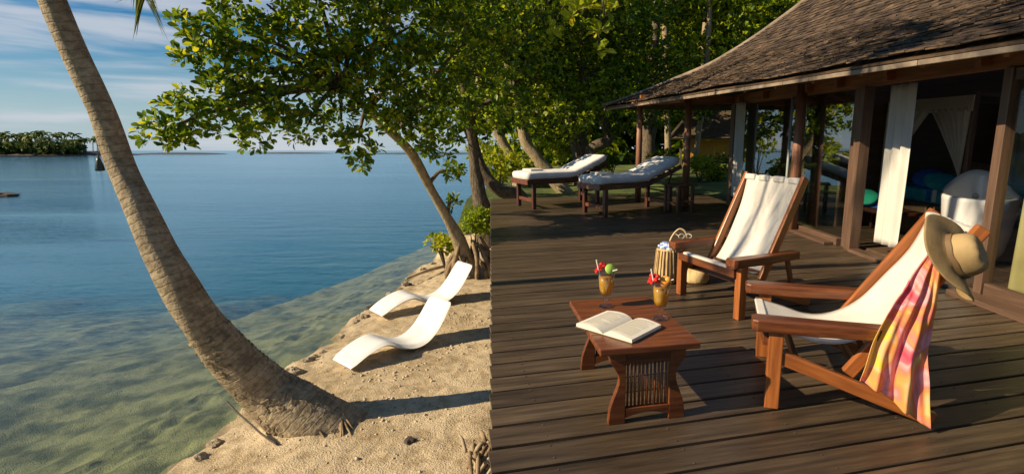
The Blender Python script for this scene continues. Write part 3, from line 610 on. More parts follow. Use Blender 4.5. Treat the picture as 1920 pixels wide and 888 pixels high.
shrub('dark bush on the lawn in front of the orange hut', 1345, 318, 20, .7, 120, 'leaf_dark', (.10, .16))
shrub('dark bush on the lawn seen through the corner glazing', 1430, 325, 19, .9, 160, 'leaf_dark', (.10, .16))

# ---------------------------------------------------------------- the leaning coconut palm in front
PX = [(600, 800, 4.6), (565, 778, 4.58), (505, 735, 4.55), (437, 672, 4.44), (376, 600, 4.33), (318, 505, 4.27), (267, 400, 4.30), (224, 300, 4.36), (187, 200, 4.31), (140, 100, 4.25), (98, 0, 4.18), (58, -110, 4.1)]
pw = [at_y(*q) for q in PX]; pw[0] = pw[1] + Vector((.30, .02, -.30)); e_ = (pw[-1]-pw[-2]).normalized(); pw += [pw[-1] + e_*.9 + Vector((0, -.05, .1)), pw[-1] + e_*2.0 + Vector((.05, -.25, .5)), pw[-1] + e_*2.9 + Vector((.25, -.5, 1.1))]; print('palm top', pw[-1])
pr = [.36, .28, .22, .182, .155, .130, .108, .097, .089, .085, .083, .080, .078, .078, .10]
PALM = thing('coconut_palm', 'tall coconut palm in the foreground leaning left out over the water from the beach', 'palm tree', at_z(565, 790, SAND, 'W'), deck=False)
bt = MB(); sp = spline(pw, 10); rr = slin(pr, 10)
bt.tube([p - PALM.location for p in sp], rr, 40, .10, seed=4); bt.build('trunk', 'palm', PALM, smooth=True)
# torn leaf-scar flakes and fibres on the swollen foot: real relief
fl = MB(); rnd = random.Random(5)
for i in range(420):
    q = rnd.random()**1.2*.27*(len(sp)-1); k = int(q); p = sp[k]; t_ = (sp[k+1]-sp[k]).normalized(); a = rnd.uniform(0, 6.283)
    u = t_.cross(Vector((0, 1, 0))).normalized(); w = t_.cross(u); n_ = u*math.cos(a) + w*math.sin(a); tg = t_.cross(n_)
    r = rr[k]*.985; ln = rnd.uniform(.03, .085)*(rr[k]/.25); th = rnd.uniform(.006, .013); c = p + n_*r
    d = (tg*rnd.uniform(.6, 1) + t_*rnd.uniform(-.5, .5)).normalized(); e = n_.cross(d)
    rot = Matrix((d, e, n_)).transposed(); fl.box(c - PALM.location, (ln, th*1.6, .022), rot)
o = fl.build('bark_flakes', 'palm', PALM); o['kind'] = 'stuff'
for i in range(46):        # fibrous roots at the right of the foot
    px = 560 + i*2.2 + random.uniform(-5, 5); a = at_z(px-14, 775 + random.uniform(-14, 14), SAND+.06, 'W'); e = at_z(px-6 + random.uniform(-22, 26), 803 + random.uniform(-14, 22), SAND-.02, 'W')
    limb('root', [a, (a+e)/2 + Vector((0, 0, .02)), e], [.014, .013, .005], M['root'], PALM, 6, .3, 3, seed=i)
crown = sp[-1] - PALM.location
for i in range(15):
    az = 2*math.pi*i/15 + .2
    frond(PALM, crown, az, random.uniform(-.1, 1.0), random.uniform(3.4, 4.2), 44)
tipc = at_y(262, -52, 3.5) - PALM.location; tip = at_y(267, -18, 3.52) - PALM.location
frond(PALM, crown, 0, 0, 0, 96, path=[crown, crown.lerp(tipc, .35) + Vector((.35, .1, .75)), crown.lerp(tipc, .75) + Vector((.22, 0, .55)), tipc, tip], wl=.30, wd=.007)
for i in range(7):
    a = i*.9; cn = MB(); cn.blob(crown + Vector((.22*math.cos(a), .22*math.sin(a), -.22-.05*(i % 2))), .12, (1, 1, 1.2), .05, 8); cn.build('coconut', 'leaf_dark', PALM, smooth=True)
# dark glass float hanging on a rope from the trunk
q = at_y(186, 308, 4.36); t = thing('hanging_float', 'dark green bell-shaped float hanging on a short rope from the palm trunk', 'float', q, deck=False); t.scale = (.78, .78, .86)
b = MB(); b.lathe([(.004, .065), (.014, .06), (.022, .035), (.036, -.01), (.042, -.045), (.043, -.055), (.034, -.062), (.004, -.065)], 16); b.build('body', 'float', t, smooth=True)
b = MB(); b.tube([(0, 0, .06), (.006, 0, .10), (.05, .0, .17)], .006, 6); b.build('rope', 'rope', t)
# root line round the foot
pts = [at_z(px, py, SAND+dz, 'W') for px, py, dz in ((425, 752, .0), (440, 768, .01), (465, 790, .02), (490, 812, .02), (520, 832, .0))]
b = MB(); b.tube(spline(pts, 4), [.006, .012, .012, .012, .008] if False else .010, 6, .4); o = b.build('dark_root', 'rope', None, deck=False, smooth=True); tag(o, 'thin dark root lying along the sand at the foot of the palm', 'root')

# ---------------------------------------------------------------- island palms
def island_palm_parts():
    pass
IP = D.meshes.new('crown'); bb = MB()
for i in range(13):
    az = 2*math.pi*i/13; p = Vector((0, 0, 0)); e = random.uniform(-.3, 1.1); w0 = .9
    pts = []
    for j in range(6):
        pts.append(p.copy()); p = p + Vector((math.cos(az)*math.cos(e), math.sin(az)*math.cos(e), math.sin(e)))*.72; e -= .34
    for j in range(5):
        s = Vector((-math.sin(az), math.cos(az), 0))*(w0*(1-j/6)); s2 = Vector((-math.sin(az), math.cos(az), 0))*(w0*(1-(j+1)/6)); dn = Vector((0, 0, -.5))
        bb.add([pts[j], pts[j+1], pts[j+1]+s2+dn, pts[j]+s+dn, pts[j+1]-s2+dn, pts[j]-s+dn], [(0, 1, 2, 3), (1, 0, 5, 4)])
proto = None
for i in range(90):
    f = i/89; x = -452 + 172*f + random.uniform(-3, 3); y = random.uniform(304, 330); h = random.uniform(7.6, 11.2)*(1 if f < .9 else .72) + (1.8 if f < .25 else 0)
    if proto is None:
        t = thing('coconut_palm', 'coconut palm in the row along the far island shore', 'palm tree', (x, y, WATER+1.5), group='coconut palms on the far island', deck=False)
        tr = MB(); tr.tube([(0, 0, -1), (.2, 0, .5), (.3, 0, 1.0)], [.03, .025, .02], 6); tro = tr.build('trunk', 'bark', t); tro.scale = (8, 8, h)
        cr = bb.build('crown', 'far_leaf', t, smooth=True); cr.location = (2.4, 0, h); proto = (t, tro, cr)
    else:
        t0, a, c = proto; t = t0.copy(); COL.objects.link(t); t.location = (x, y, WATER+1.5); t.rotation_euler = (0, 0, random.uniform(0, 6.28))
        a2 = a.copy(); COL.objects.link(a2); a2.parent = t; a2.scale = (8, 8, h)
        c2 = c.copy(); COL.objects.link(c2); c2.parent = t; c2.location = (2.4, 0, h); q = random.uniform(.85, 1.25); c2.scale = (q, q, q)
bl = [(Vector((-458 + 176*k/70 + random.uniform(-2, 2), random.uniform(303, 312), WATER + 2.5 + random.uniform(0, 5.4)*(1-.5*(k/70)**6))), 2.6, 9) for k in range(71) for _ in range(5)]
P, X, Nn = rosettes(bl, 6); V, F, T = leaf_mesh(P, X, Nn, rng.uniform(1.2, 2.2, len(P)), L4V, L4F, rng.beta(2, 3, len(P)))
o = npmesh('island_undergrowth', V, F, 'far_leaf', None, 'stuff', dict(tint=T)); tag(o, 'dense green undergrowth along the far island shore', 'undergrowth')

# ---------------------------------------------------------------- beach things
def chaise(label, foot, head, W_=.56):
    f, h = Vector(foot), Vector(head); d = (h-f); t = thing('chaise_lounge', label, 'lounger', (f.x, f.y, SAND+.01), math.atan2(d.y, d.x), 'white moulded loungers on the sand', deck=False)
    pr_ = spline([(0, .03, 0), (.22, .15, 0), (.42, .215, 0), (.55, .21, 0), (.72, .125, 0), (.92, .060, 0), (1.10, .085, 0), (1.25, .18, 0), (1.37, .31, 0), (1.48, .46, 0), (1.56, .57, 0)], 5); n = len(pr_)
    b = MB(); th = .075; m = 12; vs = []
    for i, p in enumerate(pr_):
        tg = (pr_[min(i+1, n-1)]-pr_[max(i-1, 0)]).normalized(); nn = Vector((-tg.y, tg.x, 0)); f_ = i/(n-1)
        w = W_/2*(1 - .10*abs(2*f_-1)**2); e = min(1, min(i, n-1-i)/2.0); w *= lerp(.90, 1, e)
        for k in range(2*m):
            top = k < m; s = (k/(m-1) if top else 1-(k-m)/(m-1))*2-1
            edge = (1-abs(s)**6)**.5; off = (th*.5*edge if top else -th*.5*edge) - (.018*(1-s*s) if top else 0)
            vs.append((p.x + nn.x*off, w*s, max(.0, p.y + nn.y*off)))
    b.v = vs; w2 = 2*m
    b.f = [(i*w2+k, i*w2+(k+1) % w2, (i+1)*w2+(k+1) % w2, (i+1)*w2+k) for i in range(n-1) for k in range(w2)] + [tuple(range(w2-1, -1, -1)), tuple((n-1)*w2+k for k in range(w2))]
    b.build('shell', 'plastic', t, smooth=True)
    return t
chaise('white moulded wave-shaped lounger on the sand, nearer the palm', (-2.69, 5.80, 0), (-1.84, 6.78, 0)).scale = (.88, .96, .88)
chaise('white moulded wave-shaped lounger on the sand, nearer the tree', (-3.02, 7.74, 0), (-2.06, 8.62, 0))
def rocks(name, label, cat, group, items, m='rock', z=SAND):
    for i, (px, py, r) in enumerate(items):
        p = at_z(px, py, z, 'W'); b = MB(); b.blob((0, 0, r*.15), r, (1, random.uniform(.7, 1.1), .6), .55, 7, seed=i+px); o = b.build(name, m, None, deck=False, smooth=False)
        o.location = (p.x, p.y, gz(p.x, p.y)); o.rotation_euler = (0, 0, random.uniform(0, 6)); tag(o, label, cat, group)
rocks('shore_stone', 'pale weathered stone at the water edge of the beach', 'stone', 'stones along the waterline',
      [(578, 668, .07), (590, 660, .05), (552, 690, .09), (545, 684, .06), (604, 650, .05), (640, 612, .05), (668, 590, .06), (683, 583, .07), (715, 548, .06), (730, 530, .07), (758, 515, .08), (792, 497, .07), (812, 492, .06), (400, 815, .06), (372, 838, .05)])
rocks('dark_stone', 'small dark stone on the beach by the far lounger', 'stone', 'dark stones by the far lounger', [(692, 568, .06), (698, 560, .05), (764, 525, .08), (752, 528, .05)], 'rock_dark')
rocks('dark_stone', 'lone dark stone on the sand right of the palm foot', 'stone', None, [(768, 828, .045)], 'rock_dark')
rocks('sea_rock', 'dark rock breaking the water surface at the left edge', 'rock', None, [(4, 367, .75)], 'rock_dark', WATER)
o = D.objects.get('sea_rock'); o.location.z = WATER; o.scale = (1.4, .7, .45)
# coral rubble and pebbles scattered over the sand
PV, PF = [], []; cube = np.array([(-1, -1, -1), (1, -1, -1), (1, 1, -1), (-1, 1, -1), (-.7, -.7, 1), (.7, -.7, 1), (.7, .7, 1), (-.7, .7, 1)])*.5; cf = np.array([(3, 2, 1, 0), (4, 5, 6, 7), (0, 1, 5, 4), (1, 2, 6, 5), (2, 3, 7, 6), (3, 0, 4, 7)])
patches = [(880, 600, .35, 150), (850, 640, .3, 60), (730, 690, .45, 120), (800, 655, .35, 90), (740, 760, .25, 110), (640, 770, .3, 60), (850, 560, .3, 70), (700, 575, .25, 40), (800, 520, .3, 60), (780, 800, .5, 60)]
pts = []
for px, py, r, n in patches:
    c = at_z(px, py, SAND, 'W'); pts += [(c.x + random.gauss(0, r), c.y + random.gauss(0, r*.6), random.uniform(.006, .026)) for _ in range(int(n*.7))]
pts += [(random.uniform(-3.5, -.6), random.uniform(3.6, 12), random.uniform(.004, .016)) for _ in range(700)]
for x, y, r in pts:
    z, xs = land(x, y)
    if xs < .1: continue
    a = random.uniform(0, 6.28); ca, sa = math.cos(a), math.sin(a); v = cube*(1 + rng.uniform(-.3, .3, (8, 3)))*np.array([r*1.5, r, r*.7])
    v = np.stack([v[:, 0]*ca - v[:, 1]*sa + x, v[:, 0]*sa + v[:, 1]*ca + y, v[:, 2] + z + r*.1], 1); PF.append(cf + len(PV)*8); PV.append(v)
o = npmesh('beach_pebbles', np.concatenate(PV), np.concatenate(PF), 'pebble', None, 'stuff', smooth=False); tag(o, 'pale coral pebbles scattered over the sand', 'pebbles')
a, e = at_z(762, 522, SAND+.03, 'W'), at_z(845, 496, SAND+.04, 'W')
b = MB(); b.tube(spline([a, (a+e)/2 + Vector((0, .05, .02)), e], 5), slin([.02, .035, .03], 5), 8, .3); o = b.build('driftwood_log', 'drift', None, deck=False, smooth=True); tag(o, 'pale driftwood log at the water edge by the far lounger', 'log')
# tangle of dry roots at the bottom by the deck edge
t = thing('root_tangle', 'tangle of dry brown roots on the sand against the deck edge', 'roots', at_z(898, 872, SAND, 'W'), deck=False)
for i in range(34):
    a = at_z(random.uniform(872, 935), random.uniform(835, 900), SAND+.02, 'W'); an = random.uniform(.3, 2.4); ln = random.uniform(.08, .24); e = a + Vector((ln*math.cos(an), ln*math.sin(an), random.uniform(-.02, .10)))
    limb('root', [a, (a+e)/2 + Vector((0, 0, random.uniform(.02, .07))), e], [.014, .016, .006], M['root' if i % 3 else 'drift'], t, 6, .4, 3, seed=i)

# ---------------------------------------------------------------- DECK (deck frame)
bd = Vector((.9703, .2419, 0)); bn = Vector((-.2419, .9703, 0)); PITCHB = .194
def edge_x(y): return -.157*y - .0457
def facade_x(y): return 3.843 - .0837*(y-4.454)
dk = MB()
for k in range(9):   # bearers and pilings under the boards
    y = -1 + k*1.6; dk.box(((edge_x(y)+.1 + facade_x(y))/2, y, -.14), (facade_x(y) - edge_x(y) - .1, .09, .16))
for y in np.arange(-1, 12.5, 1.9): dk.box((edge_x(y) + .16, y, -.62), (.12, .12, .8)); dk.box((2.2, y, -.62), (.12, .12, .8))
deck = dk.build('deck', 'joist'); deck['kind'] = 'structure'
fb = MB(); fb.add([(edge_x(-2) + .035, -2, -.26), (edge_x(12.25) + .035, 12.25, -.26), (edge_x(12.25) + .035, 12.25, -.035), (edge_x(-2) + .035, -2, -.035),
                   (edge_x(-2) + .07, -2, -.26), (edge_x(12.25) + .07, 12.25, -.26), (edge_x(12.25) + .07, 12.25, -.035), (edge_x(-2) + .07, -2, -.035)],
                  [(0, 1, 2, 3), (7, 6, 5, 4), (0, 4, 5, 1), (1, 5, 6, 2), (2, 6, 7, 3), (3, 7, 4, 0)]); fb.build('fascia_board', 'deck', deck)
def plank(s0, s1, c, w, th=.03):
    n = max(2, int((s1-s0)/.6)); b = MB(); vs = []
    for i in range(n+1):
        s = lerp(s0, s1, i/n); wob = .002*mnoise.noise(Vector((s*1.3, c*9, 0)));
        for y, z in ((-w/2, -th), (w/2, -th), (w/2, -.004), (w/2-.005, 0), (-w/2+.005, 0), (-w/2, -.004)): vs.append((s-s0, y+wob, z))
    b.v = vs; b.f = [(i*6+k, i*6+(k+1) % 6, (i+1)*6+(k+1) % 6, (i+1)*6+k) for i in range(n) for k in range(6)] + [tuple(range(6)), tuple(n*6+k for k in range(5, -1, -1))]
    o = b.build('plank', 'deck', deck); p = bd*s0 + bn*c
    o.matrix_local = Matrix(((bd.x, bn.x, 0, p.x), (bd.y, bn.y, 0, p.y), (0, 0, 1, random.uniform(-.003, .001)), (0, 0, 0, 1))); return o
c = -1.6; k = 0
while c < 12.4:
    # board meets the deck edge where x = edge_x(y), and runs under the facade
    # p = bd*s + bn*c ; x = .9703 s - .2419 c ; y = .2419 s + .9703 c
    s0 = (-.157*.9703*c - .0457 + .2419*c)/(.9703 + .157*.2419)
    A = 3.843 + .0837*4.454; s1 = (A - .0837*.9703*c + .2419*c)/(.9703 + .0837*.2419) + .12
    w = PITCHB - random.uniform(.017, .025)
    if k % 3 == 1:
        sj = s0 + (s1-s0)*random.choice((.42, .58, .72, .85)); plank(s0, sj-.003, c, w); plank(sj+.003, s1, c, w)
    else: plank(s0 + random.uniform(-.006, .006), s1, c, w)
    c += PITCHB; k += 1
nl = MB()
for k in range(10):      # nail heads over the bearers
    c_n = -1.6
    while c_n < 12.3:
        for dn_ in (-.055, .055):
            sx = .45 + k*.62; p = bd*sx + bn*(c_n + dn_ + random.uniform(-.006, .006))
            if edge_x(p.y) + .03 < p.x < facade_x(p.y): nl.lathe([(.0055, .0), (.005, .0018), (0, .0022)], 6, (p.x, p.y, 0))
        c_n += PITCHB
o = nl.build('nail_heads', 'rock_dark', deck); o['kind'] = 'stuff'
b = MB(); q = at_z(908, 498, -.4); b.lathe([(.08, -.8), (.085, -.3), (.08, .15), (.083, .42), (.0, .43)], 10, (0, 0, 0)); o = b.build('stump', 'stump', None, smooth=True, deck=False); o.location = at_z(908, 518, SAND, 'W') + Vector((0, 0, .1)); tag(o, 'short grey weathered stump between the tree foot and the deck edge', 'stump')

# ---------------------------------------------------------------- deck chairs
def sling_chair(name, label, origin, ang, Wd, rail0, rail1, sling, tabs=True):
    t = thing(name, label, 'deck chair', (origin[0], origin[1], 0), R(ang), 'canvas sling chairs round the low table'); h = Wd/2
    # local: x front->back, y lateral (camera side = 0, far side = Wd)
    for y in (0, Wd):
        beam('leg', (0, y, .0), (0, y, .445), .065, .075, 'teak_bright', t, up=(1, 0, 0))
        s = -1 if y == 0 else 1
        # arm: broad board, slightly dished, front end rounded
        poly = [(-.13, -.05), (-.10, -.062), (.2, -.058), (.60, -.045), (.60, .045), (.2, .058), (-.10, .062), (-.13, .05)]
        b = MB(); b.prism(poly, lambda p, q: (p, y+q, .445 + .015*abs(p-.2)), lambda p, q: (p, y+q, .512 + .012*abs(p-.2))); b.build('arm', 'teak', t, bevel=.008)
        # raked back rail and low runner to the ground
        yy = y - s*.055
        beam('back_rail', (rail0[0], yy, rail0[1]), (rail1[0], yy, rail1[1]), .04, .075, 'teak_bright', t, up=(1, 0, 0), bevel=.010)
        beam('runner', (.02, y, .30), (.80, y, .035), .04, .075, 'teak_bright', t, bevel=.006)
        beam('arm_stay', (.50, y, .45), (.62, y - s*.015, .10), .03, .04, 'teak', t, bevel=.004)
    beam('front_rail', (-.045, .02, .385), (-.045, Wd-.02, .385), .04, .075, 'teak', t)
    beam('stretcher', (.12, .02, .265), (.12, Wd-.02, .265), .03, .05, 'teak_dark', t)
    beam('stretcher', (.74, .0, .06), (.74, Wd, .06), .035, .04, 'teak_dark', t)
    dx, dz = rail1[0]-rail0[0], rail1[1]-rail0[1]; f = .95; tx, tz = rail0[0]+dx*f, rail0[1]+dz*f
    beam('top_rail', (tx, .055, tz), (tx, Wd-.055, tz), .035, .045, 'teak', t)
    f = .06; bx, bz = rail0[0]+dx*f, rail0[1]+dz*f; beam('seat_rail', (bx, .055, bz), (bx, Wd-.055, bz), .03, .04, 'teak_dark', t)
    # sling
    sp_ = spline([(p[0], 0, p[1]) for p in sling] + [(tx-.012, 0, tz+.03)], 6); n = len(sp_)-1
    def fn(u, v):
        q = u*n; i = min(int(q), n-1); p = sp_[i].lerp(sp_[i+1], q-i); y = lerp(.085, Wd-.085, v); dip = .028*math.sin(math.pi*u)*(1-(2*v-1)**2)
        rip = .004*math.sin(9*v+4*u)*math.sin(math.pi*u)
        return (p.x + dip*.55 + rip, y + .014*math.sin(math.pi*u)*(1-2*v), p.z - dip*.8 + rip)
    b = MB(); b.grid(fn, 34, 14); b.build('sling', 'canvas', t, smooth=True, solid=.006)
    if tabs:
        for k in range(4):
            y = lerp(.13, Wd-.13, k/3); b = MB(); b.box((tx-.012, y, tz+.012), (.052, (Wd-.26)/4.2, .052)); b.build('sling_tab', 'canvas', t, bevel=.012)
    b = MB(); b.box((-.05, h, .425), (.05, Wd-.2, .02)); b.build('sling_hem', 'canvas', t, bevel=.006)
    return t
C1 = sling_chair('deck_chair', 'canvas sling deck chair nearest the camera with a bright sarong and hat over its back', (1.093, 2.76), -14.8, .72, (.385, .215), (.925, 1.045),
                 [(-.045, .43), (.10, .395), (.24, .36), (.38, .375), (.54, .47), (.68, .65), (.80, .82)])
C2 = sling_chair('deck_chair', 'empty canvas sling deck chair behind the table with its back to the glass doors', (1.343, 4.19), 25.8, .78, (.27, .28), (.70, 1.13),
                 [(-.045, .43), (.10, .385), (.22, .335), (.32, .35), (.43, .50), (.53, .70), (.61, .89)])

# sarong draped over the near back rail of the first chair
o1 = Vector((1.093, 2.76, 0)); ca = Vector((math.cos(R(-14.8)), math.sin(R(-14.8)), 0)); cl = Vector((-ca.y, ca.x, 0))
def pl(px, py, off):        # point on the plane of the chair's near side, off metres outward
    o = o1 - cl*off; d = rayd(px, py, 'D'); k = (cl.dot(o) - cl.dot(Vector((0, 0, H))))/cl.dot(d); return Vector((0, 0, H)) + d*k
Lp = spline([pl(x, y, f) for x, y, f in ((1742, 470, -.14), (1716, 505, .02), (1690, 545, .07), (1660, 590, .08), (1634, 645, .08), (1620, 690, .08), (1612, 714, .085))], 6)
Rp = spline([pl(x, y, f) for x, y, f in ((1762, 478, -.14), (1764, 515, .01), (1760, 565, .05), (1752, 615, .06), (1742, 670, .07), (1742, 730, .075), (1742, 798, .08))], 6)
base = pl(1690, 700, .05); base.z = 0
def sar(u, v):
    n = len(Lp)-1; q = u*n; i = min(int(q), n-1); a = Lp[i].lerp(Lp[i+1], q-i); e = Rp[i].lerp(Rp[i+1], q-i); p = a.lerp(e, v)
    amp = .004 + .021*u; f = amp*(math.sin(v*16+3.6*u+.6) + .6*math.sin(v*29+2*u) + .35*math.sin(v*7-5*u)) + .012*mnoise.noise(Vector((u*7, v*6, 0)))
    p = p - cl*f; p.z += .012*math.sin(v*6)*u
    return p - base
b = MB(); b.grid(sar, 60, 50); o = b.build('sarong', 'sarong', None, smooth=True, solid=.003); o.location = base; tag(o, 'pink orange and yellow tie-dyed sarong draped over the near deck chair back', 'sarong')

# hat hung on the top of the near rail
hc = pl(1786, 482, .07)
t = thing('sun_hat', 'floppy tan felt sun hat hooked over the top of the near deck chair', 'hat', hc); t.scale = (.97, .97, .97)
axis = Vector((.60, -.70, .38)).normalized(); upv = Vector((-.42, -.15, .9)); hy = (upv - axis*upv.dot(axis)).normalized(); hx = hy.cross(axis)
HM = Matrix(((hx.x, hy.x, axis.x, 0), (hx.y, hy.y, axis.y, 0), (hx.z, hy.z, axis.z, 0), (0, 0, 0, 1)))
def hatfn(prof, sx=1.0):
    def g(u, v):
        a = 2*math.pi*v; n = len(prof)-1; q = u*n; i = min(int(q), n-1); r = lerp(prof[i][0], prof[i+1][0], q-i); z = lerp(prof[i][1], prof[i+1][1], q-i)
        fl_ = (max(0, r-.10)/.12); z += fl_*(.042*math.sin(2*a+.7) + .024*math.sin(3*a+2)) + .006*mnoise.noise(Vector((math.cos(a)*2, math.sin(a)*2, z*14)))
        return HM @ Vector((r*math.cos(a)*.86*sx, r*math.sin(a)*1.12, z))
    return g
b = MB(); b.grid(hatfn([(.215, -.012), (.20, -.006), (.17, .002), (.14, .006), (.115, .008), (.102, .012)]), 10, 48); b.build('brim', 'hat', t, smooth=True, solid=.006)
b = MB(); b.grid(hatfn([(.103, .010), (.100, .03), (.097, .06), (.092, .09), (.080, .115), (.058, .125), (.035, .115), (.012, .104), (.001, .102)]), 18, 48); hcr = b.build('crown', 'hat', t, smooth=True, solid=.006)
b = MB(); b.grid(hatfn([(.1075, .014), (.1055, .028), (.1045, .04)]), 4, 48); b.build('band', 'hatband', hcr, smooth=True, solid=.004)
b = MB()
for s in (-1, 1): b.tube([HM @ Vector(p) for p in ((.085*.86+.02, -.05, .03), (.13, -.07 + s*.03, .045), (.12, -.10 + s*.035, .03), (.105, -.06, .03))], [.008, .011, .009, .006], 6)
b.build('bow', 'hatband', hcr, smooth=True)

# ---------------------------------------------------------------- low table
TZ = .445; ta = R(11.5); T = thing('low_table', 'low carved wooden table with slatted end panel between the deck chairs', 'table', (.128, 2.49, 0), ta)
# local: x along the front edge, y away; top .52 x .82
for k in range(4):
    y0 = k*.205; b = MB(); b.box((.26, y0+.1025, TZ-.018), (.535, .203, .036)); b.build('top_plank', 'teak', T, bevel=.006)
def outline(s=1):
    prof = [(.0, .06), (.045, .09), (.10, .125), (.165, .10), (.25, .045), (.31, .02), (.36, .012), (.408, .012)]  # (z, inset)
    prof = [(0, .012), (.03, .015), (.09, .022), (.16, .045), (.215, .065), (.26, .068), (.31, .045), (.35, .020), (.38, .016), (.408, .03)]
    sp_ = spline([(i, z, 0) for z, i in prof], 5); return [(p.x, p.y) for p in sp_]
def end_panel(y, slats):
    w = .45; x0 = .04; lf = outline(); out = [(x0+i, z) for i, z in lf] + [(x0+w-i, z) for i, z in reversed(lf)]
    arch = [(x0+w*(.72-.44*k/10), .002 + .045*math.sin(math.pi*k/10)) for k in range(11)]; out = out + arch
    th = .034; ox0, ox1, oz0, oz1 = x0+.105, x0+.345, .085, .335
    # side stiles, top and bottom rails cut from the outline so the opening is real
    def clip(xa, xb, za, zb, nm):
        b = MB(); zs = np.linspace(za, zb, 22); L_ = []; R_ = []
        for z in zs:
            i = interp(z, [q[1] for q in lf], [q[0] for q in lf]); l_ = max(xa, x0+i); r_ = min(xb, x0+w-i); L_.append((l_, z)); R_.append((r_, z))
        vs = []
        for (lx, z), (rx, _) in zip(L_, R_): vs += [(lx, y, z), (rx, y, z), (rx, y+th, z), (lx, y+th, z)]
        n = len(zs); b.v = vs; b.f = [(i*4+k, i*4+(k+1) % 4, (i+1)*4+(k+1) % 4, (i+1)*4+k) for i in range(n-1) for k in range(4)] + [(3, 2, 1, 0), tuple((n-1)*4+k for k in range(4))]
        return b.build(nm, 'teak', T, bevel=.004)
    clip(x0-1, ox0, .0, .408, 'side_stile'); clip(ox1, x0+9, .0, .408, 'side_stile'); clip(ox0+.0005, ox1-.0005, oz1, .407, 'top_rail')
    b = MB(); b.prism([(ox0+.0005, .085), (ox1-.0005, .085), (ox1-.0005, .03)] + [(lerp(ox1-.0005, ox0+.0005, k/10), .03 + .025*math.sin(math.pi*k/10)) for k in range(11)], lambda p, q: (p, y+.001, q), lambda p, q: (p, y+th-.001, q)); b.build('bottom_rail', 'teak', T, bevel=.003)
    for k in range(slats):
        x = lerp(ox0+.014, ox1-.014, k/(slats-1)); b = MB(); b.tube([(x, y+.017, oz0-.004), (x+random.uniform(-.003, .003), y+.017, .2), (x, y+.017, oz1+.004)], random.uniform(.0058, .0078), 7); b.build('slat', 'teak', T, smooth=True)
end_panel(.055, 11); end_panel(.735, 11)
beam('stretcher', (.265, .09, .375), (.265, .735, .375), .03, .05, 'teak_dark', T)
beam('apron', (.075, .09, .375), (.075, .735, .375), .02, .06, 'teak_dark', T); beam('apron', (.455, .09, .375), (.455, .735, .375), .02, .06, 'teak_dark', T)

# open book
bc = (at_z(1082, 610, TZ+.02) + at_z(1242, 612, TZ+.02))/2; q0 = at_z(1140, 628, TZ); q1 = at_z(1200, 590, TZ)
BK = thing('open_book', 'thick open paperback lying face up on the low table', 'book', (.235, 2.80, TZ+.001), R(-40))
bw, bh = .185, .285
for s in (-1, 1):
    def pg(u, v, th): # u from spine to outer edge
        z = .032*(1-u)**.0*(.35+.65*math.sin(math.pi*min(1, .22+.78*(1-u)*.9))) if False else .012 + .026*math.sin(math.pi*(.18+.62*u))*(1-.35*u) - .020*(1-u)**6
        return (s*u*bw, (v-.5)*bh, z if th else .004)
    b = MB(); n = 14; m = 6
    b.grid(lambda u, v: pg(u, v, 1), n, m); b.grid(lambda u, v: pg(u, v, 0), n, m)
    b.grid(lambda u, v: lerp(Vector(pg(u, 0, 0)), Vector(pg(u, 0, 1)), v), n, 1); b.grid(lambda u, v: lerp(Vector(pg(u, 1, 0)), Vector(pg(u, 1, 1)), v), n, 1)
    b.grid(lambda u, v: lerp(Vector(pg(1, u, 0)), Vector(pg(1, u, 1)), v), m, 1); b.build('page_block', 'paper', BK, smooth=False)
    tx_ = MB()
    for k in range(24):
        v = .10 + .8*k/23; e = .86 if random.random() < .8 else random.uniform(.4, .8); a0 = .16; nseg = 6
        for i in range(nseg):
            u0, u1 = lerp(a0, e, i/nseg), lerp(a0, e, (i+1)/nseg)
            if s < 0: u0, u1 = lerp(1-e, 1-a0, i/nseg)*.98+.05, lerp(1-e, 1-a0, (i+1)/nseg)*.98+.05
            P_ = [Vector(pg(u0, v, 1)), Vector(pg(u1, v, 1)), Vector(pg(u1, v+.012, 1)), Vector(pg(u0, v+.012, 1))]; tx_.add([p + Vector((0, 0, .0012)) for p in P_], [(0, 1, 2, 3)])
    tx_.build('page_print', 'pagetext', BK)
b = MB(); b.box((0, 0, .0015), (bw*2+.008, bh+.008, .003)); b.build('cover', 'cover', BK)

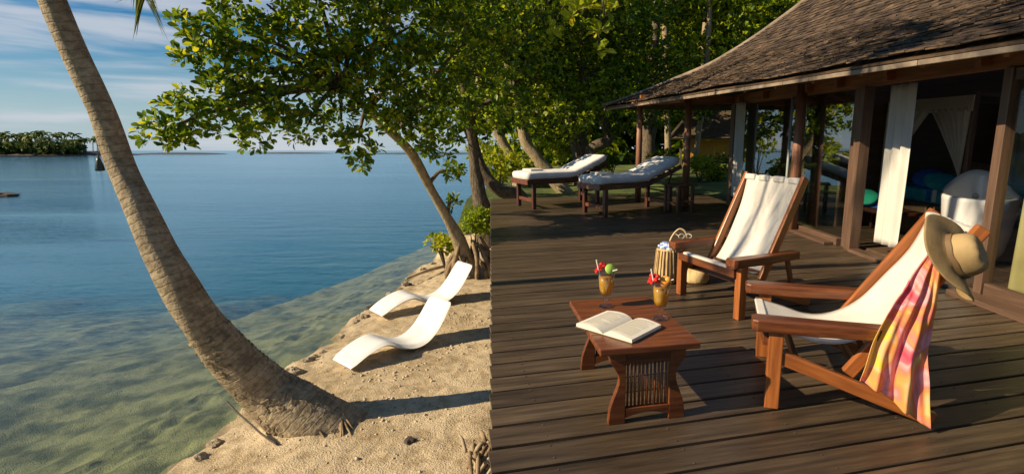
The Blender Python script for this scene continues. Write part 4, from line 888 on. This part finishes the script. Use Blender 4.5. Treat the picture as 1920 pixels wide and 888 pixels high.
# two juice glasses
def drink(label, px, py, flower_az, extras, sc=1.0):
    p = at_z(px, py, TZ); t = thing('juice_glass', label, 'drink', (p.x, p.y, TZ+.001), 0, 'orange juice drinks on the low table'); k = sc
    t.scale = (1.22, 1.22, 1.16)
    b = MB(); b.lathe([(.0, .0), (.036*k, .0), (.037*k, .004), (.030*k, .009), (.012*k, .016), (.009*k, .024), (.013*k, .034), (.009*k, .044), (.014*k, .052), (.026*k, .066), (.034*k, .090), (.037*k, .13), (.040*k, .19), (.0385*k, .19), (.0355*k, .13), (.0325*k, .092), (.024*k, .070), (.0, .058)], 24); b.build('glass', 'glass', t, smooth=True)
    b = MB(); b.lathe([(.0, .060), (.022*k, .0705), (.0315*k, .0925), (.0345*k, .13), (.0365*k, .165), (.0, .1655)], 24); b.build('juice', 'juice', t, smooth=True)
    st = MB(); st.tube([(-.012, 0, .075), (-.05, .0, .255)], .0035, 8); st.build('straw', 'straw_white', t)
    f = MB(); c = Vector((.034*math.cos(flower_az), .034*math.sin(flower_az), .197)); outv = Vector((math.cos(flower_az)*.6, math.sin(flower_az)*.6-.4, .6)).normalized()
    for i in range(6):
        a = 2*math.pi*i/6; u = outv.cross(Vector((0, 0, 1))).normalized(); w = outv.cross(u); d = u*math.cos(a) + w*math.sin(a)
        pts = [c, c + d*.018 + outv*.014 + outv.cross(d)*.014, c + d*.036 + outv*.008, c + d*.018 + outv*.014 - outv.cross(d)*.014]; f.add(pts, [(0, 1, 2, 3)])
    f.build('red_flower', 'petal', t, smooth=True, solid=.003)
    f = MB()
    for i in range(5):
        f.blob(c + Vector((random.uniform(-.02, .02), random.uniform(-.02, .01), random.uniform(-.005, .03))), .011, amp=.3, n=6, seed=i)
    f.build('red_berries', 'petal', t, smooth=True)
    if 'lime' in extras:
        f = MB(); f.lathe([(0, -.005), (.026, -.005), (.028, 0), (.026, .005), (0, .005)], 18, M4=Matrix.Translation((.02, .0, .205)) @ Matrix.Rotation(R(65), 4, 'X') @ Matrix.Rotation(R(20), 4, 'Y')); f.build('lime_slice', 'lime', t, smooth=True)
    if 'orange' in extras:
        f = MB(); f.lathe([(0, -.006), (.027, -.006), (.029, 0), (.027, .006), (0, .006)], 18, M4=Matrix.Translation((.018, -.004, .192)) @ Matrix.Rotation(R(70), 4, 'X')); f.build('fruit_slice', 'fruit', t, smooth=True)
        f = MB(); f.blob((.03, .0, .20), .016, amp=.3, n=7); f.build('fruit_chunk', 'fruit', t, smooth=True)
    f = MB(); f.tube([(.02, 0, .19), (.055, -.01, .205)], .003, 6); f.build('pick', 'straw_white', t)
    return t
drink('orange juice in a stemmed glass with red flower and lime slice at the table back', 1136, 574, 2.6, ('lime', 'fruitless'), 1.05)
drink('orange juice in a stemmed glass with red berries and orange slice beside the book', 1238, 597, 2.9, ('orange',), 1.05)

# straw bag with blue and white towel behind the second chair's leg
p = at_z(1249, 527, 0); t = thing('straw_basket', 'tall straw basket holding a blue and white cloth beside the empty deck chair', 'basket', p)
b = MB(); b.lathe([(.0, 0), (.105, 0), (.118, .02), (.120, .12), (.108, .25), (.098, .335), (.101, .35), (.092, .35), (.090, .33), (.0, .32)], 28); bod = b.build('body', 'straw', t, smooth=True)
for i in range(22):
    a = 2*math.pi*i/22; pts = [((r+.004)*math.cos(a), (r+.004)*math.sin(a), z) for r, z in ((.118, .01), (.121, .12), (.109, .25), (.100, .34))]
    b = MB(); b.tube(pts, .007, 6, .3, seed=i); b.build('rib', 'straw_dark' if i % 2 else 'straw', bod, smooth=True)
b = MB(); b.blob((0, 0, .36), .088, (1, 1, .55), .5, 12, 3, 3.0); b.build('cloth', 'bluecloth', t, smooth=True)
b = MB(); b.tube(spline([(.02, .08, .33), (.06, .09, .45), (.13, .09, .53), (.19, .08, .51), (.215, .07, .44)], 5), .010, 8); b.build('handle', 'handle', t, smooth=True)
b = MB(); b.tube(spline([(.00, -.05, .36), (.03, -.06, .425), (.08, -.05, .40), (.10, -.02, .35)], 5), .008, 8); b.build('handle', 'handle', t, smooth=True)
# second straw bag under the chair
p = at_z(1305, 528, 0); t = thing('straw_bag', 'low straw bag lying under the seat of the empty deck chair', 'bag', p)
b = MB(); b.lathe([(.0, 0), (.11, 0), (.13, .03), (.125, .10), (.10, .16), (.09, .155), (.0, .14)], 20); b.build('body', 'straw', t, smooth=True)
b = MB(); b.tube(spline([(-.08, 0, .15), (-.05, 0, .21), (.05, 0, .21), (.08, 0, .15)], 4), .008, 6); b.build('handle', 'straw_dark', t, smooth=True)
# spectacles on the left arm of the second chair
ex = Vector((1.343, 4.19, 0)) + Vector((math.cos(R(25.8)), math.sin(R(25.8)), 0))*.02 + Vector((-math.sin(R(25.8)), math.cos(R(25.8)), 0))*.78
t = thing('spectacles', 'folded wire spectacles lying on the left arm of the empty deck chair', 'glasses', (ex.x, ex.y, .545), R(10)); b = MB()
for s in (-1, 1): b.tube([(s*.036+.028*math.cos(a), .0, .012+.022*math.sin(a)) for a in np.linspace(0, 6.283, 15)], .004, 6, cap=False)
b.tube([(-.01, 0, .02), (0, 0, .024), (.01, 0, .02)], .003, 5); b.build('rims', 'wire', t, smooth=True)
for s in (-1, 1): b = MB(); b.tube([(s*.064, 0, .015), (s*.06, .08, .02), (s*.055, .12, .0)], .003, 5); b.build('temple', 'wire', t, smooth=True)

# ---------------------------------------------------------------- sun beds
def sunbed(label, p, ang, extra):
    t = thing('sun_bed', label, 'sun bed', (p[0], p[1], 0), R(ang), 'cushioned sun beds at the far end of the deck'); Wd, Lg, z = .76, 1.72, .50
    for x in (.06, 1.60):
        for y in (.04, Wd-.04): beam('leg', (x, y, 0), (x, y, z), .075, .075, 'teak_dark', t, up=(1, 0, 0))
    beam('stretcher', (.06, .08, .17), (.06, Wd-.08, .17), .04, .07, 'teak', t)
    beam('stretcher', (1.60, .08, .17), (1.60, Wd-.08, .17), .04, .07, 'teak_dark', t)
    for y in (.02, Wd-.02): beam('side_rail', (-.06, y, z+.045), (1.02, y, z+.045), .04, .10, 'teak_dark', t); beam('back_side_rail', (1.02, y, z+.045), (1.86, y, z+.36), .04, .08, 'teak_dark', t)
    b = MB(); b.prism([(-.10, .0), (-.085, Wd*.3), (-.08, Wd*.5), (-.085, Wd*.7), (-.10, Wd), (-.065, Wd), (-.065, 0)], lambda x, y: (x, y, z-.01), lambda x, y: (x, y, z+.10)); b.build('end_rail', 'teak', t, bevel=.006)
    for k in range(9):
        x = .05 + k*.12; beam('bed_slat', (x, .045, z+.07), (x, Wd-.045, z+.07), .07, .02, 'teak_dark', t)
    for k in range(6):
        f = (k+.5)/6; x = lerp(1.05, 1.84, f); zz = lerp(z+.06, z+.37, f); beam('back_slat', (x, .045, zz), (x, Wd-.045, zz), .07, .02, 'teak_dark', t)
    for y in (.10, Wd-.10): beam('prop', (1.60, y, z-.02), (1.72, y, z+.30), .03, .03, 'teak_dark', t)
    # mattress: bent slab with soft edges
    pr_ = spline([(-.10, z+.15, 0), (.10, z+.165, 0), (.55, z+.165, 0), (.95, z+.17, 0), (1.12, z+.215, 0), (1.45, z+.345, 0), (1.86, z+.505, 0)], 5); n = len(pr_)-1; m = 20; vs = []
    for i, p_ in enumerate(pr_):
        tg = (pr_[min(i+1, n)]-pr_[max(i-1, 0)]).normalized(); nn = Vector((-tg.y, tg.x, 0)); e = min(i, n-i); sc = 1 if e > 1 else (.93 if e else .80); thk = .082*(1 if e > 1 else (.85 if e else .5))
        for k in range(m):
            a = 2*math.pi*k/m; cx, cz = math.cos(a), math.sin(a); sx = math.copysign(abs(cx)**.35, cx)*(Wd/2-.005)*sc; sz = math.copysign(abs(cz)**.45, cz)*thk
            bump_ = .008*mnoise.noise(Vector((p_.x*3, sx*4, len(label))))*(1 if cz > 0 else 0)
            vs.append((p_.x + nn.x*(sz+bump_), Wd/2 + sx, p_.y + nn.y*(sz+bump_)))
    b = MB(); b.v = vs; b.f = [(i*m+k, i*m+(k+1) % m, (i+1)*m+(k+1) % m, (i+1)*m+k) for i in range(n) for k in range(m)] + [tuple(range(m-1, -1, -1)), tuple(n*m+k for k in range(m))]
    b.build('mattress', 'cushion', t, smooth=True); return t, z
tB, z = sunbed('cushioned wooden sun bed nearer the bungalow with a folded cloth on its foot', (.503, 9.55), 32, 0); tB.location = (.503 - 0, 9.56, 0)
tA, z = sunbed('cushioned wooden sun bed nearer the sea trees with a folded towel on its foot', (-.876, 10.6), 32, 0)
for (ox, oy), lab in (((.503, 9.56), 'folded cream cloth on the foot of the sun bed nearer the bungalow'), ((-.876, 10.6), 'folded white towel on the foot of the sun bed nearer the sea trees')):
    v = Matrix.Rotation(R(32), 3, 'Z') @ Vector((.22, .38, 0)); t = thing('folded_towel', lab, 'towel', (ox+v.x, oy+v.y, z+.232), R(32))
    for k in range(3):
        b = MB(); b.box((0, 0, .012+k*.018), (.30-.01*k, .40-.01*k, .017)); b.build('fold', 'curtain', t, bevel=.006)
# small side table behind the right sun bed
p = at_z(1272, 398, 0); t = thing('side_table', 'small dark wooden side table beside the sun bed nearer the bungalow', 'table', p, R(30))
for x in (-.18, .18):
    for y in (-.18, .18): beam('leg', (x, y, 0), (x, y, .52), .05, .05, 'teak_dark', t, up=(1, 0, 0))
for k in range(4): b = MB(); b.box((-.18+k*.12, 0, .535), (.112, .48, .03)); b.build('top_slat', 'teak_dark', t, bevel=.004)
beam('stretcher', (-.18, -.18, .2), (-.18, .18, .2), .03, .05, 'teak_dark', t); beam('stretcher', (.18, -.18, .2), (.18, .18, .2), .03, .05, 'teak_dark', t)

# ---------------------------------------------------------------- BUNGALOW (own frame: y along the facade away from the camera, x into the room)
HO = Vector((3.843, 4.454, 0)); HR = math.atan2(.0834, .9965)
HS = thing('bungalow', 'thatched-shingle beach bungalow with sweeping roof, glass walls and open doors on the deck', 'bungalow', HO, HR)
HMx = Matrix.Translation(HO) @ Matrix.Rotation(HR, 4, 'Z'); HI = HMx.inverted()
def hl(p): return HI @ Vector(p)
DH = 2.06
# floor, walls, partition
b = MB(); b.box((3.0, -.8, -.06), (5.7, 9.6, .12)); fl_ = b.build('floor', 'inside', HS)
for k in range(14): b = MB(); b.box((.16+.2+k*.4, -.8, .012), (.385, 9.58, .02)); b.build('floor_board', 'inside', fl_)
b = MB(); b.box((5.9, -.8, 1.5), (.12, 9.6, 3.0)); b.build('wall', 'inside', HS)
b = MB(); b.box((3.0, -5.6, 1.5), (5.7, .12, 3.0)); b.build('wall', 'inside', HS)
b = MB(); b.box((3.3, 4.13, 1.35), (5.1, .06, 2.7)); b.build('partition', 'inside', HS)
# head beams along the facade, in lengths
for y0, y1 in ((-5.6, -.1), (-.1, 2.38), (2.38, 4.1), (4.1, 6.85)):
    beam('head_beam', (0, y0+.004, DH+.10), (0, y1-.004, DH+.10), .10, .19, 'beam', HS)
for y in (-1.3, .6, 1.9, 2.9, 3.7, 5.2, 6.3): beam('rafter_end', (-.16, y, DH+.085), (.35, y, DH+.15), .07, .12, 'beam', HS)
# sliding door with yellow curtain at the right
b = MB(); b.box((-.03, -.705, .015), (.05, 2.16, .024)); SD = b.build('sliding_door', 'frame', HS)
for y in (-1.75, .34): beam('stile', (-.03, y, .03), (-.03, y, DH), .09, .11, 'frame', SD, up=(1, 0, 0))
beam('rail', (-.03, -1.70, .09), (-.03, .285, .09), .08, .12, 'frame', SD); beam('rail', (-.03, -1.70, DH-.06), (-.03, .285, DH-.06), .08, .10, 'frame', SD)
b = MB(); b.box((-.03, -.71, 1.05), (.008, 1.98, 1.80)); b.build('glass_pane', 'pane_clear', SD)
beam('threshold', (-.17, -2.2, .02), (-.17, .48, .02), .20, .05, 'frame', HS)
# jamb between the open door and the fixed pane
beam('door_jamb', (-.02, 2.42, .0), (-.02, 2.42, DH), .13, .14, 'frame', HS, up=(1, 0, 0)); beam('door_jamb', (.03, 2.60, .0), (.03, 2.60, DH), .10, .12, 'frame', HS, up=(1, 0, 0))
beam('threshold', (-.05, .42, .015), (-.05, 2.33, .015), .16, .04, 'frame', HS)
# fixed pane 2.66 .. 3.92
beam('sill', (-.03, 2.68, .05), (-.03, 3.93, .05), .10, .10, 'frame', HS); b = MB(); b.box((0, 3.30, 1.08), (.008, 1.24, 1.94)); b.build('glass_pane', 'pane', HS)
beam('ledge', (-.15, 2.74, .02), (-.15, 3.93, .02), .13, .04, 'frame', HS)
# round post and grey mullion
b = MB(); b.tube([(-.16, 3.78, 0), (-.16, 3.78, 1.1), (-.16, 3.78, DH+.15)], [.082, .076, .072], 16, .04); b.build('round_post', 'post', HS, smooth=True)
b = MB(); b.tube([(-.10, 4.18, 0), (-.10, 4.18, DH)], .022, 10); b.build('mullion', 'metal', HS, smooth=True)
# corner glazing 4.2 .. 6.7 and across the far end
b = MB(); b.box((0, 5.38, 1.05), (.008, 2.34, 1.98)); b.build('glass_pane', 'pane', HS)
beam('sill', (0, 4.2, .03), (0, 6.6, .03), .08, .06, 'frame', HS)
beam('corner_post', (0, 6.75, 0), (0, 6.75, DH), .20, .16, 'frame', HS, up=(1, 0, 0))
b = MB(); b.box((2.95, 6.80, 1.05), (5.6, .008, 1.98)); b.build('glass_pane', 'pane', HS)
for x in (1.9, 3.8, 5.75): beam('post', (x, 6.80, 0), (x, 6.80, DH), .09, .10, 'frame', HS, up=(1, 0, 0))
beam('head_beam', (.06, 6.80, DH+.10), (5.9, 6.80, DH+.10), .10, .18, 'beam', HS); beam('sill', (.1, 6.80, .03), (5.8, 6.80, .03), .08, .06, 'frame', HS)
# verandah posts
for px, py, r in ((1284, 388, .075), (1196, 378, .07)):
    p = hl(at_z(px, py, 0)); b = MB(); b.tube([p, p + Vector((0, 0, 1.1)), p + Vector((0, 0, 2.15))], [r, r*.95, r*.9], 14, .06, seed=px); b.build('verandah_post', 'post', HS, smooth=True)
pa_, pb_, pc_ = hl((3.34, 11.24, 2.17)), hl((2.25, 10.99, 2.17)), hl((1.385, 11.87, 2.17))
beam('verandah_beam', pa_, pb_ + Vector((-.05, 0, 0)), .08, .14, 'beam', HS); beam('verandah_beam', pb_ + Vector((-.06, .02, .0)), pc_ + Vector((-.15, .05, -.03)), .08, .12, 'beam', HS)
beam('verandah_beam', pc_ + Vector((0, 0, .08)), pc_ + Vector((4.4, .2, .08)), .08, .12, 'beam', HS)
beam('verandah_beam', pc_ + Vector((-.2, .6, .0)), pc_ + Vector((4.6, .9, .10)), .08, .10, 'beam', HS)
# ---- roof: concave profile swept along the eave
C0 = Vector((.68, 13.95, 0)); ed = Vector((.2311, -.9729, 0)); per = Vector((.9729, .2311, 0))
PD = [0, .98, 1.94, 2.5, 2.88, 3.3, 4.2, 5.4]; PZ = [2.12, 2.53, 2.97, 3.38, 3.71, 4.11, 5.02, 6.35]
def rz(d): return interp(d, PD, PZ)
DT = np.linspace(0, 5.4, 240); ZT = np.array([rz(d) for d in DT]); ZT = np.convolve(np.pad(ZT, 12, mode='edge'), np.ones(25)/25, 'valid'); ZT += np.linspace(0, 0, 240)
ST = np.concatenate([[0], np.cumsum(np.hypot(np.diff(DT), np.diff(ZT)))])
def at_s(s): return float(np.interp(s, ST, DT)), float(np.interp(s, ST, ZT))
def roofp(t, s, off=0):
    d, z = at_s(s); d2, z2 = at_s(min(s+.05, ST[-1])); n = Vector((-(z2-z), d2-d)); n = n/(n.length+1e-9)
    p = C0 + ed*t + per*(d + n.x*off); sag = .02*mnoise.noise(Vector((t*.6, s*.8, 0))); return Vector((p.x, p.y, z + n.y*off + sag))
TMAX = 17.0
b = MB()
def rd(u, v): s = u*ST[-1]; d, z = at_s(s); return hl(roofp(lerp(d, TMAX, v), s, -.03))
b.grid(rd, 40, 30); ROOF = b.build('roof', 'inside', HS, solid=.02)
b = MB()   # far slope (beyond the hip) and rear slope close the roof
def rfar(u, v):
    s = u*ST[-1]; d, z = at_s(s); p = C0 + ed*d + per*lerp(d, 11.5-d, v); return hl((p.x, p.y, z-.02))
b.grid(rfar, 30, 24); b.build('roof_far_slope', 'shingle_mass', ROOF, solid=.06)
def rback(u, v):
    s = u*ST[-1]; d, z = at_s(s); p = C0 + per*(11.5-d) + ed*lerp(d, TMAX, v); return hl((p.x, p.y, z-.02))
b = MB(); b.grid(rback, 30, 24); b.build('roof_rear_slope', 'shingle_mass', ROOF, solid=.06)
# shingles: courses of small boards, each its own slab
sh = []; s = 0; CO = .105; row = 0
while s < ST[-1]-.05:
    d, _ = at_s(s); t_ = d - .02 + random.uniform(0, .1)
    while t_ < TMAX-.2:
        w = random.uniform(.09, .22); sh.append((t_, s, min(w, TMAX-t_))); t_ += w + .006
    s += CO; row += 1
def shingle_vs(t0, s0, w):
    j = random.uniform(-.018, .018); lift = .020 + random.uniform(0, .016); th = .014; s1 = min(s0 + CO*1.75, ST[-1]); vs = []
    for off0, off1 in ((lift, .002), (lift+th, .002+th*.8)):
        for tt, ss, of in ((t0, s0+j, off0), (t0+w, s0+j+random.uniform(-.006, .006), off0 + random.uniform(-.004, .004)), (t0+w, s1, off1), (t0, s1, off1)): vs.append(hl(roofp(tt, ss, of)))
    return vs
SHF = [(3, 2, 1, 0), (4, 5, 6, 7), (0, 1, 5, 4), (1, 2, 6, 5), (2, 3, 7, 6), (3, 0, 4, 7)]
camv = Vector((0, 0, H)); vis = []
for i, (t0, s0, w) in enumerate(sh):
    p = roofp(t0+w/2, s0); y_ = p.y
    if y_ < .5: continue
    pt = math.atan(.194); dep = p.y*math.cos(pt) + (H-p.z)*math.sin(pt); dn = (H-p.z)*math.cos(pt) - p.y*math.sin(pt)
    if dep > .5 and 1120 < 1080+1000*p.x/dep < 1930 and 444+1000*dn/dep > -5: vis.append(((w*1000/dep), i))
vis.sort(reverse=True); own = set(i for _, i in vis[:300]); mass = MB()
for i, (t0, s0, w) in enumerate(sh):
    vs = shingle_vs(t0, s0, w)
    if i in own:
        c = sum(vs, Vector())/8; bb_ = MB(); bb_.add([v-c for v in vs], SHF); o = bb_.build('shingle', 'shingle', ROOF); o.location = c
    else: mass.add(vs, SHF)
n_sh = len(mass.v)//8; o = mass.build('shingles', 'shingle_mass', ROOF); o['kind'] = 'stuff'
# per-shingle tone for the joined shingles
me = o.data; a = me.attributes.new('tone', 'FLOAT', 'POINT'); a.data.foreach_set('value', np.repeat(rng.uniform(.45, 1.5, n_sh), 8).astype(np.float32))
m_ = M['shingle_mass']; t_ = m_.node_tree; pb = t_.nodes['Principled BSDF']; src = pb.inputs['Base Color'].links[0].from_socket
an = t_.nodes.new('ShaderNodeAttribute'); an.attribute_name = 'tone'; mm = t_.nodes.new('ShaderNodeMixRGB'); mm.blend_type = 'MULTIPLY'; mm.inputs[0].default_value = 1
t_.links.new(src, mm.inputs[1]); t_.links.new(an.outputs['Fac'], mm.inputs[2]); t_.links.new(mm.outputs[0], pb.inputs['Base Color'])
for nm in ('roof_far_slope', 'roof_rear_slope'):
    me = D.objects[nm].data; a = me.attributes.new('tone', 'FLOAT', 'POINT'); a.data.foreach_set('value', [1.0]*len(me.vertices))
# hip cap, eave fascia
b = MB(); hp = []
for k in range(40):
    s = ST[-1]*k/39; d, z = at_s(s); p = C0 + ed*d + per*d; hp.append(hl((p.x, p.y, z+.03)))
b.tube(hp, [.055]*40, 8, .2); b.build('hip_cap', 'ridge', ROOF, smooth=True)
for k in range(9):
    e0 = C0 + ed*(k*1.9) + Vector((0, 0, 2.085)) + per*.03; e1 = C0 + ed*((k+1)*1.9-.006) + Vector((0, 0, 2.085)) + per*.03; beam('eave_board', hl(e0), hl(e1), .03, .045, 'ridge', ROOF)
for k in range(22):   # rafters seen from below
    t0 = .8 + k*.72; sm = min(3.0, .12+t0*.9); b = MB(); nn_ = 7; vs = []
    for i in range(nn_+1):
        q = lerp(.10, sm, i/nn_)
        for dt, of in ((-.025, -.13), (.025, -.13), (.025, -.05), (-.025, -.05)): vs.append(hl(roofp(t0+dt, q, of)))
    b.v = vs; b.f = [(i*4+j, i*4+(j+1) % 4, (i+1)*4+(j+1) % 4, (i+1)*4+j) for i in range(nn_) for j in range(4)] + [(3, 2, 1, 0), tuple(nn_*4+j for j in range(4))]
    b.build('rafter', 'beam', ROOF)

# curtains (hung things of their own)
def curtain(label, x, y0, y1, z0, z1, m, folds, amp, lean=0, name='curtain', tz=None, waist=None):
    t = thing(name, label, 'curtain', HMx @ Vector((x, (y0+y1)/2, z0)), HR); yc = (y0+y1)/2; w = (y1-y0)/2
    def fn(u, v):
        z = lerp(z0, z1, u)-z0; k = 1.0
        if waist: k = waist(u)
        yy = (2*v-1)*w*k + lean*(1-u); return (amp*(.5+.5*min(k, 1))*math.sin(v*folds*2*math.pi + 1.5*u) + .3*amp*math.sin(v*folds*4.7+3*u), yy, z)
    b = MB(); b.grid(fn, 24, 12*folds); b.build('cloth', m, t, smooth=True, solid=.003); return t
c_ = curtain('white cotton curtain tied flat beside the open bungalow door', .10, 1.72, 2.16, .16, DH+.0, 'curtain', 3, .022)
curtain('narrow white curtain beside the corner post of the glass end room', -.14, 6.02, 6.42, .25, DH+.02, 'curtain', 3, .03)
curtain('yellowish curtain hanging behind the sliding door glass', .12, -1.6, .22, .06, DH-.02, 'yellow_curtain', 9, .035)
# bed with canopy drapes
BX, BY = 1.35, 2.15
bedt = thing('canopy_bed', 'low bed with teal cushions under a draped canopy inside the bungalow', 'bed', HMx @ Vector((2.2, 3.22, .02)), HR)
b = MB(); b.box((.2, 0, .25), (2.0, 1.7, .5)); b.build('base', 'inside', bedt, bevel=.02)
b = MB(); b.box((.2, 0, .60), (1.95, 1.66, .2)); b.build('mattress', 'teal', bedt, bevel=.05)
for k, (y, c) in enumerate(((-.74, 'blue'), (-.60, 'curtain'), (-.48, 'blue'))): b = MB(); b.box((-.79, y+.25, .62), (.01, .07, .17)); b.build('stripe', c, bedt)
for x in (-.75, 1.15):
    for y in (-.8, .8): beam('bed_post', (x, y, .0), (x, y, 2.0), .06, .06, 'frame', bedt, up=(1, 0, 0))
for y in (-.8, .8): beam('canopy_rail', (-.75, y, 1.96), (1.15, y, 1.96), .05, .05, 'frame', bedt)
for x in (-.75, 1.15): beam('canopy_rail', (x, -.8, 1.955), (x, .8, 1.955), .05, .05, 'frame', bedt)
b = MB(); b.box((-.80, 0, 1.86), (.012, 1.66, .20)); b.build('canopy_valance', 'drape', bedt)
def drape(y0, y1, yw, nm='drape', x=-.80, zt=1.80):
    def fn(u, v):
        z = lerp(.35, zt, u); k = abs(u-.36)/.64 if u > .36 else abs(u-.36)/.36*.35; k = min(1, .10 + .9*k**1.15); yy = lerp(yw, lerp(y0, y1, v), k) + (v-.5)*.10
        return (x + .03*math.sin(v*38+u)*k**.3, yy, z)
    b = MB(); b.grid(fn, 30, 60); b.build(nm, 'drape', bedt, smooth=True, solid=.003)
drape(-.02, .82, .78); drape(-.02, -.82, -.80)
b = MB(); b.grid(lambda u, v: (1.10 + .03*math.sin(v*50), lerp(-.8, .8, v), lerp(.6, 1.9, u)), 4, 60); b.build('drape', 'drape', bedt, smooth=True)
def cushion(label, loc, d, m, rz=0):
    b = MB(); b.blob((0, 0, 0), 1, (d[0]/2, d[1]/2, d[2]/2), .08, 10, seed=int(d[0]*100)); o = b.build('cushion', m, None, smooth=True); o.location = HMx @ Vector(loc); o.rotation_euler = (R(15), R(-25), HR + rz); tag(o, label, 'cushion')
cushion('teal cushion lying at the front of the canopy bed', (1.65, 2.95, .80), (.40, .66, .20), 'teal', .2)
cushion('dark blue cushion propped at the left of the canopy bed', (1.75, 3.45, .82), (.40, .60, .24), 'blue', -.3)
cushion('brown cushion at the back of the canopy bed', (2.15, 3.0, .92), (.4, .8, .30), 'hatband', .1)
# white tub
tb = thing('bathtub', 'white rounded freestanding bathtub just inside the open door', 'bathtub', HMx @ Vector((1.08, 1.75, .03)), HR + R(232)); tb.scale = (1, 1, 1.22)
def tub(prof):
    def g(u, v):
        a = 2*math.pi*v; n = len(prof)-1; q = u*n; i = min(int(q), n-1); r = lerp(prof[i][0], prof[i+1][0], q-i); z = lerp(prof[i][1], prof[i+1][1], q-i); ct = math.cos(a)
        z += (.20*max(0, -ct)**2)*(z/.62)
        return (r*ct*1.35, r*math.sin(a)*.72, z)
    return g
b = MB(); b.grid(tub([(.0, .02), (.34, .02), (.42, .10), (.48, .30), (.52, .52), (.535, .60), (.53, .625), (.50, .63), (.475, .61), (.45, .5), (.41, .28), (.34, .14), (.0, .12)]), 48, 56); b.build('shell', 'enamel', tb, smooth=True)
b = MB(); b.lathe([(.0, 0), (.035, 0), (.035, .01), (.022, .012), (.020, .004), (0, .004)], 20, M4=Matrix.Translation((-.575, .0, .56)) @ Matrix.Rotation(R(100), 4, 'Y')); b.build('overflow', 'metal', tb, smooth=True)
# day bench with blue and green cushions behind the fixed pane
bt_ = thing('day_bench', 'low wooden bench behind the fixed glass pane', 'bench', HMx @ Vector((.95, 3.3, .02)), HR)
b = MB(); b.box((0, 0, .38), (.5, 1.1, .05)); b.build('seat', 'teak_dark', bt_, bevel=.006)
for x in (-.2, .2):
    for y in (-.48, .48): beam('leg', (x, y, 0), (x, y, .355), .05, .05, 'teak_dark', bt_, up=(1, 0, 0))
cushion('blue cushion on the bench behind the fixed glass pane', (.95, 3.45, .47), (.46, .56, .15), 'blue'); cushion('green cushion on the bench behind the fixed glass pane', (.80, 3.50, .56), (.36, .46, .12), 'green')

# hut with orange lit wall in the garden
p = at_y(1385, 285, 23.5); g = deck_z(23.5)-.2; t = thing('garden_hut', 'dark thatched garden hut with an orange woven wall behind the bungalow', 'hut', (p.x, p.y, g), R(-6), deck=False)
hz = at_y(1385, 262, 23.5).z - g; hb = at_y(1385, 296, 23.5).z - g
for k in range(26):
    b = MB(); b.box((-2.1+k*.165, -.02, (hz+hb)/2), (.155, .04, hz-hb)); b.build('wall_panel', 'hut', t)
b = MB(); b.box((0, .3, hb-.15), (4.6, .5, .22)); b.build('bench_wall', 'inside', t)
b = MB(); b.add([(-3, -.9, hz+.05), (3, -.9, hz+.05), (3, 2.4, hz+.05), (-3, 2.4, hz+.05), (-1.6, .75, hz+1.9), (1.6, .75, hz+1.9)], [(0, 1, 5, 4), (1, 2, 5), (2, 3, 4, 5), (3, 0, 4), (3, 2, 1, 0)]); b.build('roof', 'thatch', t)
for x in (-2.3, 2.3):
    for y in (-.3, 2.0): beam('post', (x, y, -.1), (x, y, hz), .12, .12, 'bark', t, up=(1, 0, 0))

# everything built on the terrace takes the terrace's slope
for o in DECKFRAME:
    if o.parent is None: o.matrix_basis = MD @ o.matrix_basis
